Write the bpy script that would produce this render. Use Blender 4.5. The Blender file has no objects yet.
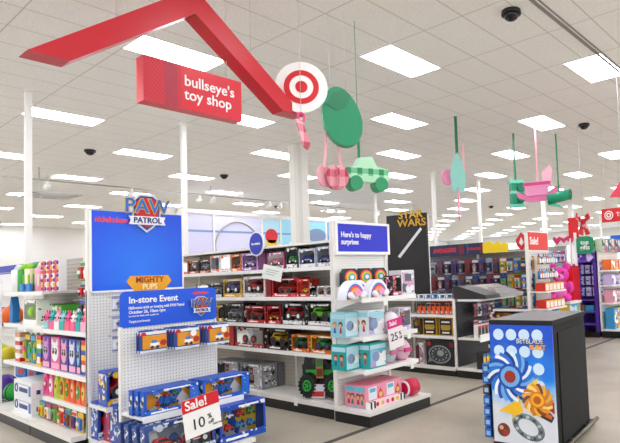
import bpy, bmesh, math, random
import numpy as np
from mathutils import Vector, Matrix
random.seed(7)
PI = math.pi
col = bpy.context.scene.collection
scene = bpy.context.scene

# ------------------------------------------------------------------ camera
YAW, PITCH, ROLL, FPX, PCX, PCY = 0.6639, 0.0535, -0.0406, 537.92, 421.78, 243.06
CH = 1.65
_c, _s = math.cos(YAW), math.sin(YAW)
FW = Vector((-_s*math.cos(PITCH), _c*math.cos(PITCH), math.sin(PITCH)))
RT0 = Vector((_c, _s, 0)); UP0 = RT0.cross(FW)
RT = math.cos(ROLL)*RT0 + math.sin(ROLL)*UP0
UP = -math.sin(ROLL)*RT0 + math.cos(ROLL)*UP0
cd = bpy.data.cameras.new('camera'); cam = bpy.data.objects.new('camera', cd); col.objects.link(cam)
cd.sensor_width = 36; cd.lens = FPX*36/620
cd.shift_x = (310-PCX)/620; cd.shift_y = (PCY-221.5)/620
cd.clip_start = 0.05; cd.clip_end = 200
m = Matrix((RT, UP, -FW)).transposed().to_4x4(); m.translation = (0, 0, CH)
cam.matrix_world = m
scene.camera = cam

def ray(px, py): return RT*((px-PCX)/FPX) - UP*((py-PCY)/FPX) + FW
def on_y(px, py, Y): d = ray(px, py); t = Y/d.y; return Vector((d.x*t, Y, CH+d.z*t))
def on_x(px, py, X): d = ray(px, py); t = X/d.x; return Vector((X, d.y*t, CH+d.z*t))
def on_z(px, py, Z): d = ray(px, py); t = (Z-CH)/d.z; return Vector((d.x*t, d.y*t, Z))
def proj(P):
    v = Vector(P)-Vector((0, 0, CH)); w = v.dot(FW)
    return (PCX+FPX*v.dot(RT)/w, PCY-FPX*v.dot(UP)/w, w)

# ------------------------------------------------------------------ materials
def lin(h):
    h = h.lstrip('#'); r = []
    for i in (0, 2, 4):
        c = int(h[i:i+2], 16)/255
        r.append(c/12.92 if c <= 0.04045 else ((c+0.055)/1.055)**2.4)
    sat = max(r)-min(r)
    return (*[v**(1+.22*min(1, sat*2)) for v in r], 1)
_M = {}
def C(h, rough=0.45, metal=0.0, name=None):
    k = (h, rough, metal)
    if k in _M: return _M[k]
    mt = bpy.data.materials.new(name or 'paint_'+h.strip('#')); mt.use_nodes = True
    b = mt.node_tree.nodes['Principled BSDF']
    b.inputs['Base Color'].default_value = lin(h); b.inputs['Roughness'].default_value = rough
    b.inputs['Metallic'].default_value = metal
    _M[k] = mt; return mt
def EM(h, s):
    k = ('em', h, s)
    if k in _M: return _M[k]
    mt = bpy.data.materials.new('lamp_glow'); mt.use_nodes = True
    b = mt.node_tree.nodes['Principled BSDF']
    b.inputs['Base Color'].default_value = lin(h)
    b.inputs['Emission Color'].default_value = lin(h); b.inputs['Emission Strength'].default_value = s
    _M[k] = mt; return mt
def ART(pal, scale=14, rough=0.35, seedw=0.0, stretch=(1, 1, 1)):
    """busy printed packaging art: irregular patches of a palette"""
    k = ('art', tuple(pal), scale, seedw, stretch)
    if k in _M: return _M[k]
    mt = bpy.data.materials.new('printed_art'); mt.use_nodes = True
    nt = mt.node_tree; b = nt.nodes['Principled BSDF']
    tc = nt.nodes.new('ShaderNodeTexCoord'); mp = nt.nodes.new('ShaderNodeMapping')
    mp.inputs['Scale'].default_value = stretch; mp.inputs['Location'].default_value = (seedw, seedw*.7, seedw*1.3)
    v = nt.nodes.new('ShaderNodeTexVoronoi'); v.inputs['Scale'].default_value = scale
    nz = nt.nodes.new('ShaderNodeTexNoise'); nz.inputs['Scale'].default_value = scale*.7
    mx = nt.nodes.new('ShaderNodeVectorMath'); mx.operation = 'MULTIPLY_ADD'
    mx.inputs[1].default_value = (.08, .08, .08)
    nt.links.new(tc.outputs['Object'], mp.inputs[0]); nt.links.new(mp.outputs[0], nz.inputs['Vector'])
    nt.links.new(nz.outputs['Color'], mx.inputs[0]); nt.links.new(mp.outputs[0], mx.inputs[2])
    nt.links.new(mx.outputs[0], v.inputs['Vector'])
    sp = nt.nodes.new('ShaderNodeSeparateColor'); nt.links.new(v.outputs['Color'], sp.inputs[0])
    r = nt.nodes.new('ShaderNodeValToRGB'); r.color_ramp.interpolation = 'CONSTANT'
    e = r.color_ramp.elements
    e[0].position = 0; e[0].color = lin(pal[0]); e[1].position = 1/len(pal); e[1].color = lin(pal[1 % len(pal)])
    for i in range(2, len(pal)): x = e.new(i/len(pal)); x.color = lin(pal[i])
    nt.links.new(sp.outputs[0], r.inputs[0]); nt.links.new(r.outputs[0], b.inputs['Base Color'])
    b.inputs['Roughness'].default_value = rough
    _M[k] = mt; return mt
def nodes_mat(name):
    mt = bpy.data.materials.new(name); mt.use_nodes = True
    return mt, mt.node_tree, mt.node_tree.nodes['Principled BSDF']
def mth(nt, op, a, b=None):
    n = nt.nodes.new('ShaderNodeMath'); n.operation = op
    for i, v in enumerate((a, b)):
        if v is None: continue
        if isinstance(v, (int, float)): n.inputs[i].default_value = v
        else: nt.links.new(v, n.inputs[i])
    return n.outputs[0]

WHITE = C('#f2f2f0', .4); SHELFW = C('#ebe9e4', .35); BLACK = C('#121214', .4); DARK = C('#2a2a2d', .5)
RED = C('#d81f33', .35); BLUE = C('#1d3fc4', .35); GREYM = C('#9a9a98', .4); YEL = C('#f3c921', .4)

def peg_material(name, base, hole, pitch=0.0254, thr=.2):
    mt, nt, b = nodes_mat(name)
    tc = nt.nodes.new('ShaderNodeTexCoord'); s = nt.nodes.new('ShaderNodeSeparateXYZ')
    nt.links.new(tc.outputs['Object'], s.inputs[0])
    def cell(o):
        f = mth(nt, 'FRACT', mth(nt, 'MULTIPLY', o, 1/pitch)); d = mth(nt, 'SUBTRACT', f, .5)
        return mth(nt, 'MULTIPLY', d, d)
    hxy = mth(nt, 'ADD', cell(mth(nt, 'ADD', s.outputs[0], s.outputs[1])), cell(s.outputs[2]))
    k = mth(nt, 'LESS_THAN', hxy, thr*thr)
    mx = nt.nodes.new('ShaderNodeMix'); mx.data_type = 'RGBA'
    mx.inputs[6].default_value = lin(base); mx.inputs[7].default_value = lin(hole)
    nt.links.new(k, mx.inputs[0]); nt.links.new(mx.outputs[2], b.inputs['Base Color'])
    b.inputs['Roughness'].default_value = .5
    return mt
PEGW = peg_material('white_pegboard', '#f1f1ee', '#b9b9b5', .03, .2)
PEGB = peg_material('black_pegboard', '#34343a', '#0a0a0c', .04, .25)
PEGG = peg_material('grey_pegboard', '#b6b2aa', '#6b6862', .05, .2)

FILMM = bpy.data.materials.new('clear_film'); FILMM.use_nodes = True
_nt = FILMM.node_tree; _nt.nodes.remove(_nt.nodes['Principled BSDF'])
_t = _nt.nodes.new('ShaderNodeBsdfTransparent'); _g = _nt.nodes.new('ShaderNodeBsdfGlossy'); _g.inputs['Roughness'].default_value = .08
_f = _nt.nodes.new('ShaderNodeFresnel'); _f.inputs['IOR'].default_value = 1.22; _x = _nt.nodes.new('ShaderNodeMixShader')
_nt.links.new(_f.outputs[0], _x.inputs[0]); _nt.links.new(_t.outputs[0], _x.inputs[1]); _nt.links.new(_g.outputs[0], _x.inputs[2])
_nt.links.new(_x.outputs[0], _nt.nodes['Material Output'].inputs['Surface'])

# ------------------------------------------------------------------ mesh builder
class MB:
    def __init__(s): s.bm = bmesh.new(); s.m = []
    def mi(s, mt):
        if mt not in s.m: s.m.append(mt)
        return s.m.index(mt)
    def face(s, pts, mt):
        f = s.bm.faces.new([s.bm.verts.new(p) for p in pts]); f.material_index = s.mi(mt); return f
    def box(s, x0, x1, y0, y1, z0, z1, mt):
        i = s.mi(mt)
        v = [s.bm.verts.new(p) for p in ((x0,y0,z0),(x1,y0,z0),(x1,y1,z0),(x0,y1,z0),(x0,y0,z1),(x1,y0,z1),(x1,y1,z1),(x0,y1,z1))]
        for q in ((3,2,1,0),(4,5,6,7),(0,1,5,4),(1,2,6,5),(2,3,7,6),(3,0,4,7)):
            s.bm.faces.new([v[a] for a in q]).material_index = i
        return s
    def prism(s, pts, y0, y1, mt, axis='y'):
        """polygon (x,z) pushed along y from y0 to y1 (axis 'x': polygon is (y,z); 'z': polygon is (x,y))"""
        i = s.mi(mt)
        def P(a, b, c): return {'y': (a, c, b), 'x': (c, a, b), 'z': (a, b, c)}[axis]
        A = [s.bm.verts.new(P(a, b, y0)) for a, b in pts]; B = [s.bm.verts.new(P(a, b, y1)) for a, b in pts]
        n = len(pts); fs = [s.bm.faces.new(A), s.bm.faces.new(B[::-1])]
        for k in range(n): fs.append(s.bm.faces.new((A[(k+1) % n], A[k], B[k], B[(k+1) % n])))
        for f in fs: f.material_index = i
        return s
    def cyl(s, p0, p1, r, mt, seg=12, r2=None):
        i = s.mi(mt); p0 = Vector(p0); p1 = Vector(p1); d = (p1-p0).normalized()
        a = d.orthogonal().normalized(); b = d.cross(a); r2 = r if r2 is None else r2
        A = [s.bm.verts.new(p0+(a*math.cos(t)+b*math.sin(t))*r) for t in [2*PI*k/seg for k in range(seg)]]
        B = [s.bm.verts.new(p1+(a*math.cos(t)+b*math.sin(t))*r2) for t in [2*PI*k/seg for k in range(seg)]]
        fs = [s.bm.faces.new(A[::-1]), s.bm.faces.new(B)]
        for k in range(seg):
            f = s.bm.faces.new((A[k], A[(k+1) % seg], B[(k+1) % seg], B[k])); f.smooth = True; fs.append(f)
        for f in fs: f.material_index = i
        return s
    def sph(s, c, r, mt, sc=(1, 1, 1), u=14, v=9):
        i = s.mi(mt)
        g = bmesh.ops.create_uvsphere(s.bm, u_segments=u, v_segments=v, radius=1)
        for vv in g['verts']: vv.co = Vector((vv.co.x*r*sc[0]+c[0], vv.co.y*r*sc[1]+c[1], vv.co.z*r*sc[2]+c[2]))
        for f in {f for vv in g['verts'] for f in vv.link_faces}: f.material_index = i; f.smooth = True
        return s
    def torus(s, c, R, r, mt, n=20, k=8, axis='y'):
        i = s.mi(mt); ring = []
        for a in range(n):
            t = 2*PI*a/n; row = []
            for b in range(k):
                q = 2*PI*b/k; rr = R+r*math.cos(q); h = r*math.sin(q)
                x, z = rr*math.cos(t), rr*math.sin(t)
                p = {'y': (x, h, z), 'x': (h, x, z), 'z': (x, z, h)}[axis]
                row.append(s.bm.verts.new((p[0]+c[0], p[1]+c[1], p[2]+c[2])))
            ring.append(row)
        for a in range(n):
            for b in range(k):
                f = s.bm.faces.new((ring[a][b], ring[(a+1) % n][b], ring[(a+1) % n][(b+1) % k], ring[a][(b+1) % k]))
                f.material_index = i; f.smooth = True
        return s
    def disc(s, cx, cz, r, y0, y1, mt, seg=20, rz=None):
        rz = rz or r
        return s.prism([(cx+r*math.cos(2*PI*k/seg), cz+rz*math.sin(2*PI*k/seg)) for k in range(seg)], y0, y1, mt)
    def mesh(s, name):
        me = bpy.data.meshes.new(name)
        bmesh.ops.recalc_face_normals(s.bm, faces=s.bm.faces[:])
        s.bm.to_mesh(me); s.bm.free()
        for q in s.m: me.materials.append(q)
        return me
def link(name, me, parent=None, loc=(0, 0, 0), rot=(0, 0, 0)):
    o = bpy.data.objects.new(name, me); col.objects.link(o)
    o.parent = parent; o.location = loc; o.rotation_euler = rot
    return o
def tag(o, label, cat, group=None):
    n = len(label.split())
    if not 4 <= n <= 16: print('LABEL LENGTH', n, label)
    o['label'] = label; o['category'] = cat
    if group: o['group'] = group
    return o
def thing(name, label, cat, loc=(0, 0, 0), rz=0, group=None, me=None):
    o = link(name, me, None, loc, (0, 0, rz)); return tag(o, label, cat, group)
def struct(name, mb):
    o = link(name, mb.mesh(name)); o['kind'] = 'structure'; return o
_T = {}
def text_mesh(txt, size, mt, bold=0.0, depth=.002, align='LEFT', xs=1.0, lead=1.0):
    k = (txt, size, mt.name, bold, depth, align, xs, lead)
    if k in _T: return _T[k]
    cu = bpy.data.curves.new('lettering', 'FONT'); cu.body = txt; cu.size = size; cu.offset = bold*size
    cu.extrude = depth; cu.align_x = align; cu.align_y = 'CENTER'; cu.space_line = lead; cu.resolution_u = 3
    o = bpy.data.objects.new('lettering', cu); col.objects.link(o)
    dg = bpy.context.evaluated_depsgraph_get(); me = bpy.data.meshes.new_from_object(o.evaluated_get(dg))
    bpy.data.objects.remove(o); bpy.data.curves.remove(cu)
    for v in me.vertices: v.co.x *= xs
    me.materials.clear(); me.materials.append(mt); me.name = 'lettering'
    _T[k] = me; return me
def text(txt, size, mt, parent, loc, bold=0.0, align='LEFT', xs=1.0, rotz=0, tilt=0, depth=.002, lead=1.0, name='lettering'):
    """upright lettering on a face that looks towards local -Y"""
    return link(name, text_mesh(txt, size, mt, bold, depth, align, xs, lead), parent, loc, (PI/2, tilt, rotz))

ORD = ['', 'first', 'second', 'third', 'fourth', 'fifth', 'sixth', 'seventh', 'eighth', 'ninth', 'tenth', 'eleventh', 'twelfth',
       'thirteenth', 'fourteenth', 'fifteenth', 'sixteenth', 'seventeenth', 'eighteenth', 'nineteenth', 'twentieth']
def nth(i, n, side='left'):
    return side+'most' if i == 1 else ORD[i]+' from '+side

# ------------------------------------------------------------------ toys (meshes, length about 1 along x, standing on z=0, centre x=y=0)
def toy_car(c, c2, L=1.0, jeep=False):
    b = MB(); W = .2*L
    body = [(-.5,.1),(.5,.1),(.5,.2),(.44,.25),(.22,.27),(.08,.4),(-.2,.41),(-.36,.28),(-.5,.27)]
    if jeep: body = [(-.48,.16),(.48,.16),(.5,.3),(.16,.33),(.06,.5),(-.3,.5),(-.4,.33),(-.5,.32)]
    b.prism([(x*L, z*L) for x, z in body], -W, W, c)
    win = [(.04,.29),(.17,.29),(.06,.38),(-.18,.385),(-.28,.29)]
    b.prism([(x*L, z*L+(.07*L if jeep else 0)) for x, z in win], -W*1.02, W*1.02, BLACK)
    b.box(-.42*L, .3*L, -W*1.03, W*1.03, .17*L, .2*L, c2)
    r = (.17 if jeep else .12)*L
    for x in (-.3, .3):
        for s in (-1, 1):
            b.cyl((x*L, s*W*.72, r), (x*L, s*W*1.2, r), r, DARK, 12); b.cyl((x*L, s*W*1.2, r), (x*L, s*W*1.24, r), r*.5, c2, 8)
    return b
def toy_robot(c, c2, L=1.0):
    b = MB(); u = L
    b.box(-.14*u,.14*u,-.08*u,.08*u,.42*u,.74*u, c); b.box(-.08*u,.08*u,-.07*u,.07*u,.76*u,.94*u, c2)
    b.box(-.1*u,.1*u,-.095*u,-.08*u,.5*u,.66*u, c2)
    for s in (-1, 1):
        b.box(s*.2*u-.055*u, s*.2*u+.055*u,-.06*u,.06*u,.4*u,.76*u, c2); b.box(s*.2*u-.045*u, s*.2*u+.045*u,-.07*u,.05*u,.3*u,.4*u, c)
        b.box(s*.08*u-.06*u, s*.08*u+.06*u,-.07*u,.07*u,.1*u,.42*u, c2); b.box(s*.09*u-.07*u, s*.09*u+.07*u,-.12*u,.08*u,0,.1*u, c)
    return b
def toy_doll(skin, hair, dress, L=1.0):
    b = MB(); u = L
    b.sph((0,0,.72*u), .2*u, skin); b.sph((0,.04*u,.78*u), .22*u, hair, (1,.9,.9))
    for s in (-1, 1): b.sph((s*.2*u,.02*u,.84*u), .1*u, hair); b.sph((s*.08*u,-.17*u,.73*u), .045*u, BLACK)
    b.cyl((0,0,.16*u),(0,0,.54*u), .19*u, dress, 12, .08*u)
    for s in (-1, 1): b.cyl((s*.07*u,0,0),(s*.07*u,0,.18*u), .045*u, skin, 8); b.cyl((s*.1*u,0,.48*u),(s*.22*u,-.03*u,.3*u), .04*u, skin, 8)
    return b
def toy_fleet(cols, L=1.0):
    """two rows of three little vehicles"""
    b = MB(); k = 0
    for r in range(2):
        for q in range(3):
            c = cols[k % len(cols)]; k += 1; x = (-.33+.33*q)*L; z = (.06+.3*r)*L; a = .12*L
            b.prism([(x-a, z+.04*L),(x+a, z+.04*L),(x+a, z+.1*L),(x+.3*a, z+.12*L),(x, z+.19*L),(x-.7*a, z+.19*L),(x-a, z+.1*L)], -.06*L, .06*L, c)
            b.box(x-.5*a, x-.05*a, -.063*L, .063*L, z+.12*L, z+.17*L, BLACK)
            for t in (-.6, .6): b.cyl((x+t*a, -.075*L, z+.045*L),(x+t*a, .075*L, z+.045*L), .042*L, DARK, 8)
    return b
def toy_ball(c, c2, L=1.0):
    b = MB(); b.sph((0,0,.4*L), .34*L, c); b.torus((0,0,.4*L), .33*L, .03*L, c2); return b
def toy_ship(c, c2, L=1.0):
    b = MB()
    b.cyl((0,.06*L,.3*L),(0,-.02*L,.3*L), .44*L, c, 24, .38*L); b.cyl((0,-.02*L,.3*L),(0,-.06*L,.3*L), .14*L, c2, 14)
    for k in range(10):
        t = 2*PI*k/10; b.box(.3*L*math.cos(t)-.03*L,.3*L*math.cos(t)+.03*L,-.05*L,-.01*L,.3*L+.3*L*math.sin(t)-.03*L,.3*L+.3*L*math.sin(t)+.03*L, c2)
    b.cyl((-.46*L,0,.2*L),(-.36*L,0,.24*L), .07*L, c2, 10)
    return b

TOYS = {'car': toy_car, 'jeep': lambda a, b, L: toy_car(a, b, L, True), 'robot': toy_robot, 'ball': toy_ball, 'ship': toy_ship,
        'fleet': lambda a, b, L: toy_fleet([a, b, C('#2a8bd6'), C('#e8e4da'), C('#c72b2b'), C('#3f9a49')], L),
        'doll': lambda a, b, L: toy_doll(C('#f0c6a4'), a, b, L)}
TOYNAME = {'car': 'toy_car', 'jeep': 'toy_truck', 'robot': 'toy_robot', 'ball': 'toy_ball', 'ship': 'toy_ship', 'fleet': 'toy_vehicles', 'doll': 'toy_doll'}

_W = {}
def P_win(w, h, d, c1, c2, back, toy, t1, t2, rp=0.0, n=1):
    """window carton, front towards -Y (y=0), with the toy standing inside"""
    k = ('win', round(w,3), round(h,3), round(d,3), c1.name, c2.name, back.name, toy, t1.name, t2.name, rp, n)
    if k in _W: return _W[k]
    h1, h2, h3 = ('#'+q.name.split('_')[1][:6] if q.name.startswith('paint_') else '#77777c' for q in (c1, c2, back))
    sd = (len(_W) % 7)*1.7
    pr = ART([h1,h1,h1,h2,h1,'#e8e6e2',h1,'#22222a'], 30, .3, sd); pr2 = ART([h2,h2,h2,'#f2f0ea',h2,h1,h2], 34, .3, sd)
    back = ART([h3,h3,h3,h1,h3,'#c9c9cf',h2], 11, .3, sd)
    b = MB(); x = w/2; t = .006; fs = .05*w; ft = .13*h; fb = .2*h
    b.box(-x, x, d-t, d, 0, h, c1); b.box(-x, x, d-t*1.6, d-t, .01, h-.01, back)
    b.box(-x, -x+t, 0, d-t*1.6, 0, h, c1); b.box(x-t, x, 0, d-t*1.6, 0, h, c1)
    b.box(-x+t, x-t, 0, d-t*1.6, 0, t, c1); b.box(-x+t, x-t, 0, d-t*1.6, h-t, h, c1)
    b.box(-x+t, x-t, 0, .004, t, fb, pr2); b.box(-x+t, x-t, 0, .004, h-ft, h-t, pr)
    b.box(-x+t, -x+fs, 0, .004, fb, h-ft, c1); b.box(x-fs-rp*w, x-t, 0, .004, fb, h-ft, pr2 if rp else c1)
    # printed badge and strips
    b.disc(-x+.2*w, h-ft*.9, ft*.75, -.0015, 0, c2, 10); b.box(-.1*w, .34*w, -.0015, 0, h-ft*.75, h-ft*.35, WHITE)
    b.box(-.38*w, .1*w, -.0015, 0, fb*.3, fb*.62, WHITE)
    # side print
    b.box(x, x+.0015, d*.06, d*.94, h*.08, h*.92, pr); b.box(-x-.0015, -x, d*.06, d*.94, h*.08, h*.92, pr)
    car = b.mesh('carton'); parts = [('carton', car, (0, 0, 0))]
    fl = MB(); fl.face([(-x+fs, .0045, fb), (x-fs-rp*w, .0045, fb), (x-fs-rp*w, .0045, h-ft), (-x+fs, .0045, h-ft)], FILMM)
    parts.append(('window_film', fl.mesh('window_film'), (0, 0, 0)))
    iw = w*(.9-rp)/n; L = min(iw*.95, (h-fb-ft)/.56) if toy in ('car', 'jeep') else min(iw*1.0, (h-fb-ft*.4)*1.0)
    if toy == 'fleet': L = min(w*.8, (h-fb-ft)/.62)
    tm = TOYS[toy](t1, t2, L); kk = min(1.0, (d-.04)*.5/(L*.26))
    for v in tm.bm.verts: v.co.y *= kk
    tm = tm.mesh(TOYNAME[toy])
    for q in range(n): parts.append((TOYNAME[toy], tm, (-rp*w/2+(q-(n-1)/2)*iw, max(.028+L*.13*kk, d*.3), fb+.002)))
    _W[k] = parts; return parts
def P_box(w, h, d, main, art, band=None, patches=(), side=None):
    """closed carton with a printed front"""
    k = ('box', round(w,3), round(h,3), round(d,3), main.name, art.name if art else 0, band.name if band else 0, tuple((p[:4], p[4].name) for p in patches), side.name if side else 0)
    if k in _W: return _W[k]
    b = MB(); x = w/2
    b.box(-x, x, 0, d, 0, h, main)
    if art: b.box(-x*.9, x*.9, -.002, 0, h*.08, h*.9, art)
    if band: b.box(-x, x, -.003, 0, h*.78, h*.94, band)
    if side: b.box(x, x+.002, d*.06, d*.94, h*.08, h*.92, side); b.box(-x-.002, -x, d*.06, d*.94, h*.08, h*.92, side)
    for (a, c, e, f, mt) in patches: b.box(a*w-x, c*w-x, -.005, -.002, e*h, f*h, mt)
    _W[k] = [('carton', b.mesh('carton'), (0, 0, 0))]; return _W[k]
def P_card(w, h, card, band, bub, fig, d=.05):
    """hanging blister card: hole on top, bubble with a figure"""
    k = ('card', round(w,3), round(h,3), card.name, band.name, bub.name, fig.name, d)
    if k in _W: return _W[k]
    b = MB(); x = w/2
    b.prism([(-x, 0), (x, 0), (x, h*.93), (x*.3, h), (-x*.3, h), (-x, h*.93)], d-.004, d, card)
    b.box(-x*.92, x*.92, d-.006, d-.004, h*.74, h*.9, band); b.box(-x*.92, x*.92, d-.006, d-.004, h*.03, h*.12, band)
    b.box(-x*.7, x*.7, .012, d-.004, h*.14, h*.7, bub)
    f = MB(); u = h*.5
    f.box(-.14*u,.14*u,0,.012,.42*u,.74*u, fig); f.sph((0,.006,.86*u), .1*u, band, (1,.6,1), 8, 6)
    for s in (-1, 1): f.box(s*.2*u-.05*u, s*.2*u+.05*u,0,.01,.4*u,.72*u, fig); f.box(s*.08*u-.05*u, s*.08*u+.05*u,0,.012,0,.42*u, band)
    _W[k] = [('card', b.mesh('card'), (0, 0, 0)), ('figure', f.mesh('figure'), (0, 0, h*.17))]; return _W[k]
def put(name, parts, label, cat, loc, rz=0, group=None, lean=0):
    if len(parts) == 1: o = thing(name, label, cat, loc, rz, group, parts[0][1])
    else:
        o = thing(name, label, cat, loc, rz, group)
        for (pn, me, l) in parts: link(pn, me, o, l)
    if lean: o.rotation_euler = (lean, 0, rz)
    return o
FX = PI/2      # facing +X
LAMP_S, WORLD_S, EXPO = 13.0, 1.15, 0.31

# ================================================================== SETTING
X0, X1, Y0, Y1, CZ = -34, 6, -6, 48, 4.89
mt, nt, b = nodes_mat('polished_concrete')
tc = nt.nodes.new('ShaderNodeTexCoord')
n1 = nt.nodes.new('ShaderNodeTexNoise'); n1.inputs['Scale'].default_value = 1.1; n1.inputs['Detail'].default_value = 8
n2 = nt.nodes.new('ShaderNodeTexNoise'); n2.inputs['Scale'].default_value = 45; n2.inputs['Detail'].default_value = 4
nt.links.new(tc.outputs['Object'], n1.inputs['Vector']); nt.links.new(tc.outputs['Object'], n2.inputs['Vector'])
mixf = mth(nt, 'ADD', mth(nt, 'MULTIPLY', n1.outputs[0], .7), mth(nt, 'MULTIPLY', n2.outputs[0], .3))
r = nt.nodes.new('ShaderNodeValToRGB'); e = r.color_ramp.elements
e[0].position = .38; e[0].color = lin('#a39b8c'); e[1].position = .62; e[1].color = lin('#c2baab')
nt.links.new(mixf, r.inputs[0]); nt.links.new(r.outputs[0], b.inputs['Base Color'])
b.inputs['Roughness'].default_value = .28
FLOORM = mt
struct('floor', MB().box(X0, X1, Y0, Y1, -.1, 0, FLOORM))

mt, nt, b = nodes_mat('ceiling_tile')
tc = nt.nodes.new('ShaderNodeTexCoord'); s = nt.nodes.new('ShaderNodeSeparateXYZ'); nt.links.new(tc.outputs['Object'], s.inputs[0])
def gl(o, off, p, t):
    f = mth(nt, 'FRACT', mth(nt, 'MULTIPLY', mth(nt, 'SUBTRACT', o, off-50*p), 1/p))
    return mth(nt, 'LESS_THAN', mth(nt, 'MINIMUM', f, mth(nt, 'SUBTRACT', 1.0, f)), t/p)
g = mth(nt, 'MAXIMUM', gl(s.outputs[0], -4.855, .61, .009), gl(s.outputs[1], 5.67, 1.22, .009))
n1 = nt.nodes.new('ShaderNodeTexNoise'); n1.inputs['Scale'].default_value = 38; n1.inputs['Detail'].default_value = 3
nt.links.new(tc.outputs['Object'], n1.inputs['Vector'])
r = nt.nodes.new('ShaderNodeValToRGB'); e = r.color_ramp.elements
e[0].position = .35; e[0].color = lin('#eeedea'); e[1].position = .6; e[1].color = lin('#f8f7f5')
nt.links.new(n1.outputs[0], r.inputs[0])
mx = nt.nodes.new('ShaderNodeMix'); mx.data_type = 'RGBA'; nt.links.new(g, mx.inputs[0]); nt.links.new(r.outputs[0], mx.inputs[6])
mx.inputs[7].default_value = lin('#d2cfca'); nt.links.new(mx.outputs[2], b.inputs['Base Color']); b.inputs['Roughness'].default_value = .8
CEILM = mt
struct('ceiling', MB().box(X0, X1, Y0, Y1, CZ, CZ+.1, CEILM))
WALLM = C('#eceae6', .6)
struct('wall_left', MB().box(X0-.2, X0, Y0, Y1, 0, CZ, WALLM))
# far wall with a high band of daylight windows
wb = MB(); wb.box(X0, X1, Y1, Y1+.2, 0, 2.1, WALLM); wb.box(X0, X1, Y1, Y1+.2, 4.1, CZ, WALLM)
struct('wall_back', wb)
SKYW = EM('#dceaf6', 1.3)
for k in range(9):
    xa = X0+k*(X1-X0)/9; xb = X0+(k+1)*(X1-X0)/9
    o = struct('window_%d' % (k+1), MB().box(xa+.1, xb-.1, Y1+.05, Y1+.1, 2.1, 4.1, SKYW))
    f = MB()
    f.box(xa, xa+.1, Y1-.02, Y1+.15, 2.1, 4.1, WHITE); f.box(xb-.1, xb, Y1-.02, Y1+.15, 2.1, 4.1, WHITE); f.box(xa, xb, Y1-.02, Y1+.12, 3.05, 3.12, WHITE)
    link('window_frame', f.mesh('window_frame'), o)
# partition on the left with the lit display front
struct('wall_partition', MB().box(-18.6, -18.35, 9.2, 19, 0, 4.25, WALLM))
struct('trim_1', MB().box(-4.17, -4.1, Y0, Y1, .0005, .003, C('#4a4742', .5)))
tb = MB(); tb.box(-2.80, -2.755, -2, 30, CZ-.012, CZ, C('#8b8782', .5)); tb.box(-2.72, -2.70, -2, 30, CZ-.012, CZ, C('#8b8782', .5))
struct('trim_2', tb)

# ------------------------------------------------------------------ ceiling lights (staggered grid)
LAMP = EM('#f7f8ff', LAMP_S)
fm = MB()
for a in ((-.32,-.295,-.62,.62),(.295,.32,-.62,.62),(-.295,.295,-.62,-.595),(-.295,.295,.595,.62)): fm.box(a[0],a[1],a[2],a[3],-.012,0,WHITE)
fm = fm.mesh('frame'); dm = MB().box(-.295,.295,-.595,.595,-.008,-.002,LAMP).mesh('diffuser')
SP = []
for i in range(-6, 14):
    for j in range(-7, 18):
        if (i+j) % 2: continue
        x, y = -5.16-2.13*i, 6.28+2.45*j
        if not (X0+.5 < x < X1-.5 and Y0+.5 < y < Y1-.5): continue
        if y < -6: continue
        q = proj((x, y, CZ)); vis = q[2] > .5 and -25 < q[0] < 645 and -20 < q[1] < 443
        SP.append((i, j, x, y, vis))
rows = sorted({s[0] for s in SP if s[4]}, reverse=True)
for i, j, x, y, vis in SP:
    if vis:
        rw = sorted([s[1] for s in SP if s[0] == i and s[4]])
        k = rw.index(j)+1; a = rows.index(i)+1
        lab = 'recessed white ceiling light panel, %s along, in the %s lengthwise light row from the left' % (ORD[k], ORD[a])
    else: lab = 'recessed white ceiling light panel over the aisle outside the picture'
    o = thing('ceiling_light', lab, 'ceiling light', (x, y, CZ), 0, 'ceiling lights' if vis else 'ceiling lights outside the picture')
    link('frame', fm, o); link('diffuser', dm, o)

# dome cameras
bm_ = MB(); bm_.cyl((0,0,0),(0,0,-.05), .12, C('#1d1d1f'), 20, .125); bm_ = bm_.mesh('housing')
dm_ = MB(); dm_.sph((0,0,-.05), .1, C('#060607', .12), (1,1,.8), 16, 10); dm_ = dm_.mesh('dome')
for px, py, lab in ((511,11,'black dome security camera on the ceiling, largest, near the top edge'), (584,124,'black dome security camera right of a square light panel'),
                    (90,150,'black dome security camera on the ceiling above the left shelves'), (224,175,'black dome security camera left of the big white column'),
                    (277,206,'small black dome camera above the picture wall'), (560,198,'small black dome camera below the teal hanging ornament'), (491,206,'tiny black dome camera between two far white poles')):
    p = on_z(px, py, CZ)
    o = thing('dome_camera', lab, 'security camera', p, 0, 'dome cameras'); link('housing', bm_, o); link('dome', dm_, o)

# white power poles and the big column
def pole(px, py, r, lab, x=None, y=None):
    p = on_z(px, py, CZ)
    o = thing('power_pole', lab, 'pole', (p.x, p.y, 0), 0, 'white ceiling poles')
    link('shaft', MB().box(-r, r, -r, r, 0, CZ, WHITE).mesh('shaft'), o)
    link('ceiling_flange', MB().box(-r*1.8, r*1.8, -r*1.8, r*1.8, CZ-.03, CZ, WHITE).mesh('ceiling_flange'), o)
pole(28, 91, .045, 'white square pole from ceiling, leftmost, above the bubble toys')
pole(183, 124, .045, 'white square pole rising behind the blue character panel edge')
pole(432.6, 172, .05, 'white square pole rising right of the black film panel')
pole(478, 180, .05, 'white square pole rising behind the navy header')
pole(543.6, 200, .09, 'white square pole rising behind the red sale sign')
pole(375, 195, .05, 'thin white pole rising behind the royal blue sign')
pole(412, 205, .04, 'thin distant white pole left of the black film panel')
pole(600, 215, .06, 'thin white pole left of the red hanging sign')
p = on_z(299, 145, CZ)
o = thing('column', 'thick white square building column behind the middle gondola', 'column', (-10.4, 8.5, 0))
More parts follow.
